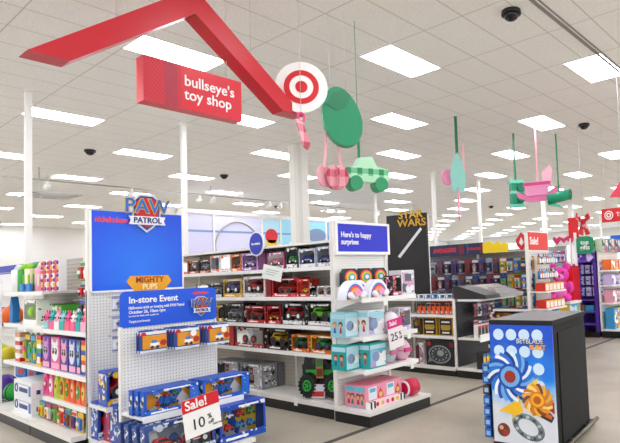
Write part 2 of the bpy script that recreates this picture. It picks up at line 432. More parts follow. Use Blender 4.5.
link('shaft', MB().box(-.16,.16,-.16,.16,0,CZ,C('#e6e5df',.5)).mesh('shaft'), o)
link('corner_guard', MB().box(.05,.175,-.175,-.05,0,CZ,C('#d8d7d0',.4)).mesh('corner_guard'), o)
pole(570, 203, .12, 'white square pole rising left of the red bow ornament')

# track with lamp heads in front of the picture wall
o = thing('lighting_track', 'thin ceiling lighting track with lamp heads in front of the picture wall', 'track light', (-16.9, 0, 4.55))
link('rail', MB().box(-.02,.02,4.2,24,-.02,.02,C('#a9a6a2')).mesh('rail'), o)
for y in (5, 10, 15, 20): link('hanger', MB().box(-.008,.008,y-.008,y+.008,0,CZ-4.55,GREYM).mesh('hanger'), o)
hm = MB(); hm.box(-.03,.03,-.03,.03,-.14,-.02,WHITE); hm.cyl((0,0,-.13),(-.12,0,-.22), .08, WHITE, 12, .09)
hm = hm.mesh('lamp_head'); gm = MB(); gm.cyl((-.12,0,-.22),(-.126,0,-.225), .075, EM('#ffffff', 25), 12); gm = gm.mesh('bulb')
for y in (5.2, 7.4, 9.6, 10.1, 12.4, 12.9, 15.2, 15.8, 18.4, 21): link('bulb', gm, link('lamp_head', hm, o, (0, y, 0)))
# air diffuser
p = on_z(50, 195, CZ)
o = thing('air_diffuser', 'square white ceiling air diffuser with dark slot near the left pole', 'air vent', (p.x, p.y, CZ))
d_ = MB()
for k in range(4): d_.box(-.75+.15*k,.75-.15*k,-.75+.15*k,-.75+.15*k+.03,-.05-.02*k,0,WHITE); d_.box(-.75+.15*k,.75-.15*k,.75-.15*k-.03,.75-.15*k,-.05-.02*k,0,WHITE); d_.box(-.75+.15*k,-.72+.15*k,-.75+.15*k,.75-.15*k,-.05-.02*k,0,WHITE); d_.box(.72-.15*k,.75-.15*k,-.75+.15*k,.75-.15*k,-.05-.02*k,0,WHITE)
link('louvres', d_.mesh('louvres'), o); link('duct', MB().box(-.7,.7,-.7,.7,-.01,0,C('#55565a')).mesh('duct'), o)

# ------------------------------------------------------------------ picture wall (lit display front on the partition)
o = thing('picture_wall', 'long lit white display front with pale colour picture panels', 'display wall', (-18.3, 0, 0))
f = MB()
f.box(-.04,0,9.5,18.6,1.9,4.15,WHITE)
for y in (9.6, 10.9, 13.0, 13.9, 15.2, 16.4, 17.9): f.box(0,.06,y-.03,y+.03,1.9,4.2,WHITE)
f.box(0,.06,9.5,18.6,4.1,4.2,WHITE); f.box(0,.5,9.5,9.56,1.9,4.2,WHITE)
link('frame', f.mesh('frame'), o)
for (ya, yb, hx) in ((9.75,10.85,'#d9d9f6'),(10.95,12.95,'#dcdcf7'),(13.05,13.85,'#bfe4f4'),(13.95,15.15,'#a9dff2'),(15.25,16.35,'#9fd4ee'),(16.45,17.85,'#6fb0e4')):
    link('picture_panel', MB().box(.0,.02,ya,yb,2.0,4.05,C(hx,.4)).mesh('picture_panel'), o)
link('stripe', MB().box(.02,.03,9.6,17.9,3.42,3.5,C('#8fa8d6')).mesh('stripe'), o)
g = MB(); g.torus((.03,11.9,2.9), .95, .03, C('#a7a3a6'), 32, 6, 'x'); link('ring', g.mesh('ring'), o)
g = MB(); g.cyl((.02,12.75,2.45),(.05,12.75,2.45), .34, C('#8e8f96'), 20); g.cyl((.05,12.75,2.45),(.06,12.75,2.45), .25, C('#d9dade'), 20); link('medallion', g.mesh('medallion'), o)
g = MB(); g.cyl((.02,13.45,3.35),(.04,13.45,3.35), .3, RED, 18); g.box(.02,.04,13.2,13.7,2.75,3.2,YEL); g.box(.02,.045,13.1,13.8,2.45,2.6,C('#3fa9dd')); link('colour_shapes', g.mesh('colour_shapes'), o)
g = MB(); g.cyl((.02,14.5,2.9),(.04,14.5,2.9), .25, C('#f4f0ee'), 16); g.box(.02,.04,14.3,14.5,2.1,2.8,C('#33343a')); g.box(.02,.04,14.5,14.7,2.1,2.7,C('#f4f2f2')); link('colour_shapes', g.mesh('colour_shapes'), o)
g = MB(); g.prism([(15.3+.55+.5*math.cos(t*PI/8), 3.45+.3*math.sin(t*PI/8)) for t in range(16)], .02, .05, C('#8296b5'), 'x'); g.prism([(14.9,2.3),(15.2,2.3),(16.2,3.0),(16.0,3.2)], .02, .04, C('#eaa6c4'), 'x'); link('colour_shapes', g.mesh('colour_shapes'), o)
g = MB()
for y, z in ((16.8,2.6),(17.1,2.9),(17.4,2.7),(17.6,3.0)): g.cyl((.02,y,z),(.05,y,z), .26, C('#c43a66'), 12)
link('colour_shapes', g.mesh('colour_shapes'), o)
o = thing('sign_disc', 'small red round sign at the left end of picture wall', 'sign', (-18.0, 10.3, 2.1)); link('disc', MB().cyl((0,0,.1),(.05,0,.1), .34, RED, 20).mesh('disc'), o); link('bracket', MB().box(-.27,0,-.03,.03,.07,.13,WHITE).mesh('bracket'), o)

# ------------------------------------------------------------------ shelving builder (world-aligned; root at the middle of the base)
def gondola(name, label, x0, x1, ylip, yback, zs, ztop, peg=PEGG, section=1.22, lipdx=None, deckz=.16, decky=None, topshelf=None, ends=(True, True), upr=True, thick=.03, backside=True):
    xc = (x0+x1)/2; o = thing(name, label, 'shelving', (xc, yback, 0)); decky = ylip-.05 if decky is None else decky
    def L(mb, nm, par=o): return link(nm, mb.mesh(nm), par)
    a, b2 = x0-xc, x1-xc
    L(MB().box(a, b2, 0, .02, deckz, ztop, peg), 'back_panel')
    yf = ylip-yback
    L(MB().box(a, b2, decky-yback, 0, deckz-.05, deckz, SHELFW), 'base_deck')
    L(MB().box(a, b2, decky-yback+.02, -.02, 0.0, deckz-.05, BLACK), 'kick_plate')
    for z in zs:
        s_ = L(MB().box(a, b2, yf, 0, z-thick, z, SHELFW), 'shelf')
        L(MB().box(a, b2, yf-.012, yf, z-.042, z+.004, WHITE), 'price_rail', s_)
    if topshelf: L(MB().box(a, b2, yf, 0, topshelf-.03, topshelf, SHELFW), 'top_shelf')
    n = max(1, round((x1-x0)/section))
    if upr:
        for k in range(n+1):
            x = a+(b2-a)*k/n
            u = MB().box(max(a, x-.02), min(b2, x+.02), -.03, 0, deckz, ztop, SHELFW); L(u, 'upright')
    return o

# ================================================================== LEFT GONDOLA (faces the aisle, runs away to the left)
LX1 = -6.05
gondola('gondola', 'white shelving unit on the left holding bubble toys and plush packs', -7.3, LX1, 2.2, 2.66, [1.17, .72, .41], 2.0, peg=PEGG, section=1.25, deckz=.17, decky=2.05)
gondola('gondola', 'white shelving unit at far left holding green bubble toys and white cartons', -8.75, -7.32, 2.2, 2.66, [1.6, 1.2, .72], 2.0, peg=PEGG, section=1.3, deckz=.17, decky=2.05)

def row(items, Y, z, where, group, rz=0, side='left', gap=.94, dshift=0.0):
    """items left to right: (px0, px1, builder(w) -> (name, parts), look, category)"""
    n = len(items)
    for k, it in enumerate(items):
        a = on_y(it[0], it[5] if len(it) > 5 else 320, Y).x; c = on_y(it[1], it[5] if len(it) > 5 else 320, Y).x
        name, parts = it[2]((c-a)*gap)
        put(name, parts, '%s, %s %s' % (it[3], nth(k+1, n, side), where), it[4], ((a+c)/2, Y, z), rz, group)

LAV = C('#b79ad8'); PINK = C('#ee5f9d'); LPINK = C('#f6b6d2'); TEAL = C('#22b3b3'); GREEN = C('#3aa53c'); LIME = C('#9ed42f')
ORANGE = C('#f0792a'); NAVY = C('#16244f'); SKY = C('#4fb4ea'); PURPLE = C('#6d37a8'); CREAM = C('#f4ead2'); MINT = C('#bfe7d8')
# top shelf, far section: bubble toys
def tube(w, c, c2, h=.36):
    b = MB()
    b.cyl((0,.05,0),(0,.05,h*.8), w*.38, c, 12); b.cyl((0,.05,h*.8),(0,.05,h), w*.3, c2, 12, w*.12); b.box(-w*.4,w*.4,.0,.012,h*.2,h*.6,c2)
    return [('tube', b.mesh('tube'), (0,0,0))]
def candy(w):
    b = MB(); cs = [RED, YEL, BLUE, WHITE, ORANGE, PURPLE]
    b.box(-w/2,w/2,.02,.1,0,.36,WHITE); b.box(-w*.14,w*.14,.015,.02,.0,.36,RED)
    for k in range(7):
        for s in (-1,1): b.sph((s*w*.32,.02,.03+.05*k), .026, cs[(k+(s > 0)*2) % 6], (1,.5,.9), 8, 6)
    return [('pack', b.mesh('pack'), (0,0,0))]
its = [(12,18,lambda w: ('bubble_tube', tube(w, WHITE, C('#d9e6ef'))),'pale bubble tube', 'bubble toy', 285),
       (18,24,lambda w: ('bubble_tube', tube(w, GREEN, LIME)),'green bubble tube', 'bubble toy', 285),
       (24,29,lambda w: ('bubble_tube', tube(w, CREAM, LIME)),'cream bubble tube', 'bubble toy', 285),
       (29,34,lambda w: ('bubble_tube', tube(w, C('#c9b98e'), GREEN)),'tan bubble tube', 'bubble toy', 285),
       (34,39,lambda w: ('bubble_tube', tube(w, LPINK, CREAM)),'pale pink bubble tube', 'bubble toy', 285),
       (39,45,lambda w: ('candy_pack', candy(w)),'rainbow striped bead pack', 'toy pack', 285),
       (45,51,lambda w: ('candy_pack', candy(w)),'rainbow striped bead pack', 'toy pack', 285),
       (51,57,lambda w: ('candy_pack', candy(w)),'rainbow striped bead pack', 'toy pack', 285)]
row(its, 2.26, 1.6, 'on the top left shelf', 'bubble toys on the top left shelf')
for k in range(2):
    p = on_y(22+7*k, 286, 2.215); b = MB().box(-.06,.06,0,.03,0,.1,C('#2b8fd8'))
    put('toy_box', [('carton', b.mesh('carton'), (0,0,0))], 'low blue box in front of the bubble tubes, %s one' % ('left','right')[k], 'toy box', (p.x, p.y-.012, 1.6), 0, 'low blue boxes')
# hanging packs, near section
hook = MB(); hook.cyl((0,0,0),(0,-.3,0), .004, C('#b9b9bb',.3,.8), 6); hook = hook.mesh('peg_hook')
GOND = {}
def hang(name, parts, label, cat, x, y, ztop, h, d, group, rz=0):
    """pack hung by its top; (x, y) is the front of the pack, the peg runs behind it"""
    o = put(name, parts, label, cat, (x, y, ztop-h), rz, group); return o
zz = {0: 1.98, 1: 1.78, 2: 1.56}
hk = thing('peg_rack', 'white wire peg rack holding hanging packs at the end of left shelving', 'rack', (-6.4, 2.62, 1.3))
link('rail', MB().box(-.36,.36,-.03,0,.0,.72,PEGW).mesh('rail'), hk)
cset = [(C('#eef2e6'),GREEN,RED),(C('#3fae49'),WHITE,RED),(C('#5cc04f'),RED,WHITE),(C('#4fb4ea'),WHITE,BLUE)]
cset2 = [(C('#c9cdd8'),NAVY,RED),(C('#e8e6e2'),RED,NAVY),(C('#f1efec'),NAVY,RED),(C('#3a3f55'),WHITE,RED)]
cset3 = [(C('#24335c'),BLUE,BLACK),(C('#e9efe2'),GREEN,RED),(C('#dfe9d8'),RED,GREEN),(C('#d9c35a'),GREEN,ORANGE)]
for rr, (cs, zt, hh) in enumerate(((cset, 1.93, .24),(cset2, 1.68, .165),(cset3, 1.51, .24))):
    for k in range(4):
        x = -6.67+.165*k; a, b2, c = cs[k]
        link('peg_hook', hook, hk, (x-(-6.4), -.03, zt-1.3-.015))
        hang('bow_pack', P_card(.15, hh, a, b2, c, WHITE, .05), 'small bright hanging pack on the rack by the blue panel, %s row, %s' % (ORD[rr+1], nth(k+1, 4)), 'toy pack', x, 2.34, zt, hh, .05, 'hanging packs by the blue panel')
# second shelf
GBOX = lambda w: ('toy_box', P_win(w, .3, .16, C('#eef3e8'), WHITE, C('#dfe9d4'), 'ball', LIME, DARK))
FLO = lambda w: ('toy_box', P_box(w, .26, .2, C('#57b33a'), ART(['#57b33a','#f08a2c','#2bb6b0','#57b33a','#86cc4d','#eef6e8'], 16), None, [(.1,.3,.72,.94,WHITE),(.45,.62,.7,.95,WHITE)]))
row([(23,37,GBOX,'white boxed green toy with round window','toy box',310)], 2.24, 1.2, 'on second left shelf', 'boxes on the second left shelf')
row([(37.5,50,FLO,'green patterned toy box','toy box',310),(50.5,62,FLO,'green patterned toy box','toy box',310)], 2.4, 1.172, 'above the small packs', 'green patterned boxes')
def blob(w, c, c2, h=.2):
    b = MB(); b.box(-w/2,w/2,.0,.07,0,h*.5,c2); b.sph((0,.03,h*.62), w*.42, c, (1,.7,1.0)); b.sph((-w*.18,-.012+.03-w*.25,h*.68), w*.09, BLACK,(1,.5,1),8,6); b.sph((w*.18,-.012+.03-w*.25,h*.68), w*.09, BLACK,(1,.5,1),8,6)
    for s in (-1,1): b.cyl((s*w*.2,.03,h*.8),(s*w*.26,.03,h*1.08), w*.1, c, 8, w*.03)
    return [('pack', b.mesh('pack'), (0,0,0))]
cc = [PINK, TEAL, LPINK, C('#8fd6d8'), PINK, WHITE, TEAL, C('#f46b8e')]
its = [(43+5.3*k, 48+5.3*k, (lambda c, c2: lambda w: ('figure_pack', blob(w, c, c2)))(cc[k], cc[(k+3) % 8]), 'small pastel creature pack', 'toy pack', 322) for k in range(8)]
row(its, 2.23, 1.17, 'on the left pastel shelf', 'pastel creature packs')
# third shelf
def striped(w, cols, h=.36):
    b = MB(); n = 7
    for k in range(n): b.box(-w/2,w/2,0,.1,h*k/n,h*(k+1)/n,cols[k % len(cols)])
    b.box(-w*.3,w*.3,-.004,0,h*.1,h*.3,WHITE)
    return [('pack', b.mesh('pack'), (0,0,0))]
its = [(15,20,lambda w:('striped_pack', striped(w,[RED,WHITE,C('#d9a57a'),WHITE])),'red and white striped pack','toy pack',345),
       (20.5,26,lambda w:('figure_pack', P_card(w,.38,C('#3d5a3c'),YEL,C('#7fae55'),PINK)),'dark green figure pack','toy pack',345),
       (26.5,31,lambda w:('figure_pack', P_card(w,.37,C('#33553a'),SKY,C('#9cbf6b'),GREEN)),'dark green figure pack','toy pack',345),
       (31.5,36,lambda w:('figure_pack', P_card(w,.38,C('#2f4a3a'),YEL,C('#88b558'),TEAL)),'dark green figure pack','toy pack',345),
       (36.5,41,lambda w:('striped_pack', striped(w,[YEL,RED,C('#2b6fd0'),GREEN,WHITE])),'rainbow striped pack','toy pack',345)]
row(its, 2.24, .72, 'on the left third shelf', 'packs on the left third shelf')
def plush_box(w, c, face, h=.36):
    b = MB(); b.box(-w/2,w/2,0,.16,0,h,c); b.box(-w*.42,w*.42,-.003,0,h*.03,h*.2,LPINK); b.disc(0,h*.55,w*.36,-.006,0,face,16,h*.3)
    f = MB()
    for s in (-1,1): f.disc(s*w*.15,h*.57,w*.1,-.01,-.006,BLACK,12,h*.1); f.disc(s*w*.13,h*.6,w*.035,-.012,-.01,WHITE,8,h*.035); f.prism([(s*w*.1,h*.78),(s*w*.36,h*.76),(s*w*.3,h*.96)],-.006,0,face)
    return [('carton', b.mesh('carton'), (0,0,0)), ('printed_face', f.mesh('printed_face'), (0,0,0))]
its = [(42.5,50,lambda w:('plush_box', plush_box(w,PURPLE,C('#d99ad6'))),'purple box with a big-eyed face','toy box',355),
       (50.5,60,lambda w:('plush_box', plush_box(w,C('#e76fb0'),WHITE)),'pink box with a white big-eyed face','toy box',355),
       (60.5,68,lambda w:('plush_box', plush_box(w,C('#37469f'),C('#f3b6cf'))),'blue box with a pink big-eyed face','toy box',355),
       (68.5,76,lambda w:('plush_box', plush_box(w,C('#2c4fb3'),C('#e9e3f4'))),'blue box with a pale big-eyed face','toy box',355),
       (76.5,80.5,lambda w:('plush_box', plush_box(w,C('#20366f'),C('#9fc7e8'))),'narrow navy box with a face','toy box',355),
       (81,86,lambda w:('striped_pack', striped(w,[BLUE,YEL,RED,YEL])),'blue yellow and red pack','toy pack',355)]
row(its, 2.24, .722, 'on the face box shelf', 'boxes with printed faces')
# fourth shelf
blb = lambda w:('toy_box', P_box(w,.27,.2,C('#1c78c9'),ART(['#1c78c9','#2a8fdd','#1c78c9','#1764ab'],9),None,[(.25,.75,.2,.45,C('#c8273c'))]))
row([(15.5,26,blb,'plain blue toy box','toy box',375),(26.5,37,blb,'plain blue toy box','toy box',375)], 2.4, .445, 'above the white cartons', 'blue boxes above the white cartons')
def squeeze(w, c, c2, c3):
    b = MB(); h = .25
    b.prism([(-w/2,0),(w/2,0),(w*.46,h*.7),(w*.2,h),(-w*.2,h),(-w*.46,h*.7)],0,.07,c); b.disc(0,h*.5,w*.3,-.006,0,c2,12,h*.3); b.disc(0,h*.52,w*.14,-.012,-.006,c3,8)
    return [('pack', b.mesh('pack'), (0,0,0))]
sq = [(PINK,C('#c43a86'),CREAM),(C('#e873a6'),WHITE,PURPLE),(C('#b9cf3a'),C('#e2c53a'),C('#5c7f2a')),(C('#d8c62e'),C('#a7471f'),LIME),(ORANGE,C('#3c8a3b'),YEL),(C('#e8672c'),C('#f6c089'),RED),(C('#ef7a3c'),C('#4e9a3e'),CREAM),(C('#e9662f'),C('#f1d06a'),GREEN)]
its = [(43+5.4*k,48+5.4*k,(lambda s:lambda w:('squeeze_toy', squeeze(w,*s)))(sq[k]),('pink','pink','lime','yellow','orange','orange','orange','orange')[k]+' round-topped toy pack','toy pack',392) for k in range(8)]
row(its, 2.23, .412, 'on the left fourth shelf', 'round-topped packs')
# deck: white cartons and a crowd of character packs
ct = MB(); ct.box(-.33,.29,0,.42,0,.19,C('#eceff3')); INK = C('#1d3a86')
ct.torus((-.23,-.001,.095),.045,.008,INK,16,6); ct.box(-.13,.16,-.002,0,.06,.11,INK)
for k in range(5): ct.box(.29,.292,.05+.07*k,.09+.07*k,.05,.1,INK)
ct.box(.2,.27,-.002,0,.03,.14,C('#5c78b8')); ct.box(-.27,.27,-.002,0,.145,.15,C('#8c99b5'))
ct = ct.mesh('carton')
for k in range(2):
    put('shipping_carton', [('carton', ct, (0,0,0))], ('white shipping carton with navy print, lower one of its stack','white shipping carton with navy print, upper one of its stack')[k], 'carton', (-7.73, 2.12, .171+.192*k), 0, 'white shipping cartons')
pal = [C('#3b7fd1'),C('#d8502c'),C('#e7c23b'),C('#4c4a86'),C('#6fb84c'),C('#c5406f'),C('#8b5a34'),C('#e9e2d2')]
for rr in range(2):
    for k in range(7):
        a = on_y(42+6.4*k, 420, 2.2).x; c = on_y(47.6+6.4*k, 420, 2.2).x; w_ = (c-a)*.95
        put('figure_pack', P_card(round(w_,2), .2, pal[(k*3+rr) % 8], pal[(k+4+rr) % 8], pal[(k*5+2) % 8], pal[(k+1) % 8], .04), 'bright carded figure pack on the left base deck, %s row, %s' % (('front','back')[rr], nth(k+1, 7)), 'toy pack', ((a+c)/2, 2.14+.12*rr, .171), 0, 'figure packs on the left base deck')

# ------------------------------------------------------------------ ball rack at the far left
br = thing('ball_rack', 'white wire rack of play balls at the left edge', 'rack', (-9.5, 2.45, 0))
wr = C('#d4d4d2', .3, .3)
for z in (.12, .62, 1.12):
    b = MB()
    for y in (-.28, -.1, .1, .25): b.cyl((-.66,y,z),(.66,y,z), .008, wr, 6)
    for x in np.linspace(-.66, .66, 10): b.cyl((x,-.28,z),(x,.25,z), .005, wr, 6)
    b.cyl((-.66,-.28,z+.14),(.66,-.28,z+.14), .008, wr, 6)
    for x in np.linspace(-.66, .66, 12): b.cyl((x,-.28,z),(x,-.28,z+.14), .004, wr, 6)
    link('wire_basket', b.mesh('wire_basket'), br)
for x in (-.68, .68):
    for y in (-.28, .25): link('post', MB().box(x-.015,x+.015,y-.015,y+.015,0,1.75,WHITE).mesh('post'), br)
link('base', MB().box(-.7,.7,-.33,.28,.02,.1,BLACK).mesh('base'), br)
def ball(px, py, z0, r, c, c2, lab):
    p = on_y(px, py, 2.35)
    b = MB(); b.sph((0,0,r), r, c, (1,1,1), 20, 12); b.torus((0,0,r), r*.99, r*.06, c2, 24, 6); b.torus((0,0,r), r*.99, r*.06, c2, 24, 6, 'x')
    t = thing('play_ball', lab, 'ball', (p.x, 2.36, z0), .4, 'balls in the wire rack', b.mesh('ball'))
ball(3, 315, 1.128, .13, C('#6a3bb5'), C('#8a5fd0'), 'purple play ball on the top rack tier')
ball(11, 305, 1.135, .14, ORANGE, C('#f7a94e'), 'orange play ball on the top rack tier')
ball(-1, 340, .628, .12, C('#c8d92c'), LIME, 'yellow-green play ball on the middle rack tier, left')
ball(8, 345, .628, .11, C('#d8c92a'), C('#eee05a'), 'yellow play ball on the middle rack tier, right')
ball(5, 380, .128, .16, C('#5b2fa0'), C('#7d55c4'), 'purple play ball on the lowest rack tier')
ball(14, 388, .128, .13, C('#2fae4a'), BLACK, 'green and black play ball on the lowest rack tier')
b = MB(); b.prism([(-.05,0),(.05,0),(.07,.2),(.0,.34),(-.07,.2)],0,.08,C('#2a86c8'))
p = on_y(20, 305, 2.25); thing('foam_rocket', 'upright blue foam toy beside the orange ball', 'foam toy', (-8.68, 2.25, 1.201), 0, None, b.mesh('foam'))

# ================================================================== BLUE CHARACTER PANEL ENDCAP (faces the main aisle)
PB = C('#0a72e8', .3); LB = C('#4aa7f7', .3)
ec = thing('endcap', 'tall white pegboard endcap under the big blue character panel', 'shelving', (-6.0, 2.68, 0), FX)
link('pegboard', MB().box(-.5,.5,0,.03,.15,1.6,PEGW).mesh('pegboard'), ec)
for x in (-.5, .47): link('upright', MB().box(x,x+.03,-.02,.04,0,2.42,SHELFW).mesh('upright'), ec)
s_ = link('shelf', MB().box(-.5,.5,-.42,0,.45,.48,SHELFW).mesh('shelf'), ec); link('price_rail', MB().box(-.5,.5,-.43,-.42,.44,.485,WHITE).mesh('price_rail'), s_)
link('base_deck', MB().box(-.5,.5,-.5,.04,.1,.14,SHELFW).mesh('base_deck'), ec); link('kick_plate', MB().box(-.5,.5,-.48,.04,0,.1,BLACK).mesh('kick_plate'), ec)
# the printed panel: plain blue with a softer round glow printed in the middle and the shield badge on top
mt, nt, b = nodes_mat('blue_print')
tc = nt.nodes.new('ShaderNodeTexCoord'); mp = nt.nodes.new('ShaderNodeMapping'); mp.inputs['Location'].default_value = (-.02, 0, .3); mp.inputs['Scale'].default_value = (1.5, .01, 1.6)
gd = nt.nodes.new('ShaderNodeTexGradient'); gd.gradient_type = 'SPHERICAL'
nt.links.new(tc.outputs['Object'], mp.inputs[0]); nt.links.new(mp.outputs[0], gd.inputs[0])
r = nt.nodes.new('ShaderNodeValToRGB'); r.color_ramp.elements[0].color = lin('#0062e8'); r.color_ramp.elements[1].color = lin('#1f8af4')
nt.links.new(gd.outputs[1], r.inputs[0]); nt.links.new(r.outputs[0], b.inputs['Base Color']); b.inputs['Roughness'].default_value = .3
BLUEPRINT = mt
ps = thing('display_sign', 'big blue printed panel with shield badge, above the white pegboard endcap', 'sign', (-5.965, 2.68, 2.0), FX)
link('board', MB().box(-.47,.47,-.01,.0,-.41,.41,BLUEPRINT).mesh('board'), ps)
link('frame', MB().box(-.485,-.47,-.015,.01,-.415,.415,WHITE).box(.47,.485,-.015,.01,-.415,.415,WHITE).box(-.47,.47,-.015,.01,-.43,-.41,WHITE).mesh('frame'), ps)
text('nickelodeon', .085, C('#ff5a1f'), ps, (-.44,-.012,.32), .02, xs=.78)
def shield(parent, loc, S, txt=True):
    """shield badge with a winged white banner; S = half width"""
    b = MB()
    sh = [(-.62,.5),(-.3,.78),(.3,.78),(.62,.5),(.6,-.2),(.35,-.62),(0,-.9),(-.35,-.62),(-.6,-.2)]
    b.prism([(x*S,z*S) for x,z in sh], -.012, 0, C('#c9d3e2',.25,.3)); b.prism([(x*S*.88,z*S*.88) for x,z in sh], -.02, -.012, C('#123a8c')); b.prism([(x*S*.78,z*S*.78) for x,z in sh], -.025, -.02, C('#d42a35'))
    k = link('shield_badge', b.mesh('shield_badge'), parent, loc)
    f = MB(); f.prism([(-.78*S,-.2*S),(.78*S,-.2*S),(.7*S,-.38*S),(.78*S,-.56*S),(-.78*S,-.56*S),(-.7*S,-.38*S)], -.034, -.026, C('#eef1f6')); link('banner', f.mesh('banner'), k)
    if txt:
        pw = text_mesh('PAW', .86*S, C('#f2c52e'), .045, .004, 'CENTER', 1.0); link('lettering', pw, k, (0,-.03,.22*S), (PI/2,0,0))
        pw = text_mesh('PAW', .86*S, C('#0f7fd0'), .008, .006, 'CENTER', 1.0); link('lettering', pw, k, (0,-.036,.22*S), (PI/2,0,0))
        pw = text_mesh('PATROL', .34*S, C('#16347d'), .02, .003, 'CENTER', .95); link('lettering', pw, k, (0,-.037,-.38*S), (PI/2,0,0))
    return k
shield(ps, (.07,-.02,.42), .25)
b = MB(); b.prism([(-.2,.06),(.2,.06),(.24,.0),(.16,-.1),(-.16,-.1),(-.24,0)],-.02,-.01,C('#f4b62a')); k = link('badge', b.mesh('badge'), ps, (.1,0,-.33))
k2 = text_mesh('MIGHTY', .09, C('#b3501a'), .02, .003, 'CENTER', .9); link('lettering', k2, k, (0,-.021,.015), (PI/2,0,0))
k2 = text_mesh('PUPS', .08, C('#fff3c0'), .02, .003, 'CENTER', .9); link('lettering', k2, k, (0,-.021,-.06), (PI/2,0,0))
# on its pegs and shelves
for r_ in range(3):
    for q in range(2):
        link('peg_hook', hook, ec, (-.3+.16*q,0,1.52-.2*r_))
        hang('charm_card', P_card(.12,.17,C('#d5d9e2'),C('#8f96ad'),C('#eef0f5'),C('#6d7390'),.03), 'small silver charm card on the white pegboard, %s row, %s' % (ORD[r_+1], ('left','right')[q]), 'toy pack', -5.75, 2.68-.3+.16*q, 1.55-.2*r_, .17, .03, 'silver charm cards', FX)
put('toy_box', P_win(.42,.33,.2,C('#1c5fc2'),YEL,C('#7d1f24'),'jeep',RED,WHITE), 'blue window box holding a red truck beside white pegboard', 'toy box', (-5.62,2.42,.482), FX)
BIGS = [P_win(.5,.36,.16,C('#1f56b5'),C('#d6e4f4'),C('#c9303c'),'jeep',RED,WHITE), P_win(.46,.34,.14,C('#c12a38'),C('#1f56b5'),C('#dfe7f2'),'jeep',C('#e8e8ea'),RED)]
for k in range(3):
    put('toy_box', BIGS[k % 2], 'big %s vehicle box on the endcap base deck, %s' % (('blue','red')[k % 2], ('rear','middle','front')[k]), 'toy box', (-5.98+.17*(k+1), 2.45+.02*k, .141), FX, 'vehicle boxes on the endcap base deck')

# ================================================================== FRONT EVENT FIXTURE
EXX = -5.2
ev = thing('endcap', 'front white pegboard display with rounded blue event header', 'shelving', (EXX, 2.63, 0), FX)
link('pegboard', MB().box(-.47,.47,0,.03,.12,1.26,PEGW).mesh('pegboard'), ev)
for x in (-.475, .455): link('upright', MB().box(x,x+.02,-.012,.035,0,1.26,SHELFW).mesh('upright'), ev)
s_ = link('shelf', MB().box(-.47,.5,-.42,0,.475,.5,SHELFW).mesh('shelf'), ev); link('price_rail', MB().box(-.47,.5,-.435,-.42,.455,.51,WHITE).mesh('price_rail'), s_)
link('price_tag', MB().box(-.29,-.21,-.44,-.436,.40,.47,WHITE).mesh('price_tag'), s_)
link('base_deck', MB().box(-.5,.5,-.62,.03,.08,.12,SHELFW).mesh('base_deck'), ev); link('kick_plate', MB().box(-.5,.5,-.6,.03,0,.08,BLACK).mesh('kick_plate'), ev)
EB = C('#0668e4', .45)
hd = thing('header_sign', 'rounded blue event header sign on top of the front pegboard', 'sign', (EXX+.004, 2.63, 1.25), FX)
W_, H_, R_ = .475, .33, .05
pts = [(-W_,0),(W_,0)]+[(W_-R_+R_*math.cos(t), H_-R_+R_*math.sin(t)) for t in np.linspace(0,PI/2,6)]+[(-W_+R_+R_*math.cos(t), H_-R_+R_*math.sin(t)) for t in np.linspace(PI/2,PI,6)]
link('board', MB().prism(pts,-.008,0,EB).mesh('board'), hd)
text('In-store Event', .085, WHITE, hd, (-.4,-.01,.245), .02, xs=.95)
text('Halloween trick or treating with PAW Patrol', .04, WHITE, hd, (-.4,-.01,.175), .012, xs=.72)
text('October 26, 10am-1pm', .042, WHITE, hd, (-.4,-.01,.135), .012, xs=.85)
text('See store for details while supplies last', .022, WHITE, hd, (-.4,-.01,.1), .0, xs=.8)
text('Target.com/events', .032, WHITE, hd, (-.4,-.01,.05), .01, xs=.8)
text('nickelodeon', .045, C('#ff5a1f'), hd, (.22,-.01,.28), .02, xs=.75)
shield(hd, (.3,-.008,.15), .12)
# carded packs on three pegs
FIGP = P_card(.24,.155,C('#2359a8'),C('#cfdceb'),C('#e5a52a'),WHITE,.03)
def fig_card(w, h):
    b = MB(); x = w/2
    b.prism([(-x,0),(x,0),(x,h*.9),(x*.8,h),(-x*.8,h),(-x,h*.9)],.026,.03,C('#2a5fae'))
    b.box(-x*.94,x*.94,.022,.026,h*.8,h*.93,C('#e8eef6')); b.box(-x*.8,x*.9,.004,.026,h*.16,h*.76,C('#e3a12c')); b.box(-x*.96,x*.96,.022,.026,.0,h*.1,C('#dfe7f2'))
    b.disc(-x*.72,h*.8,h*.13,.018,.024,C('#c8303c'),10)
    f = MB(); u = h*.4
    f.box(-u*.5,u*.5,-.004,.004,h*.26,h*.42,C('#f2f0ea')); f.box(-u*.3,u*.2,-.004,.004,h*.42,h*.55,C('#3d8fd1')); f.cyl((-u*.3,-.006,h*.24),(-u*.3,.004,h*.24),h*.07,DARK,8); f.cyl((u*.3,-.006,h*.24),(u*.3,.004,h*.24),h*.07,DARK,8)
    f.disc(u*1.0,h*.4,h*.14,-.004,.004,C('#c0342f'),10)
    return [('card', b.mesh('card'), (0,0,0)), ('figure', f.mesh('figure'), (0,0,0))]
FC = fig_card(.25,.2)
for gi, (yc, n) in enumerate(((2.37,2),(2.66,5),(2.98,5))):
    link('peg_hook', hook, ev, (yc-2.63,0,1.215))
    for k in range(n):
        put('figure_card', FC, 'blue and orange carded figure on the %s peg, %s' % (('left','middle','right')[gi], 'frontmost' if k == 0 else ORD[k+1]+' from front'), 'toy pack', (EXX+.27-.045*k-(.06 if n == 2 else 0), yc-.006*k, 1.02), FX, 'carded figures under the event header')
tg = MB(); tg.disc(0,0,.03,-.004,0,WHITE,14); tg = tg.mesh('sticker')
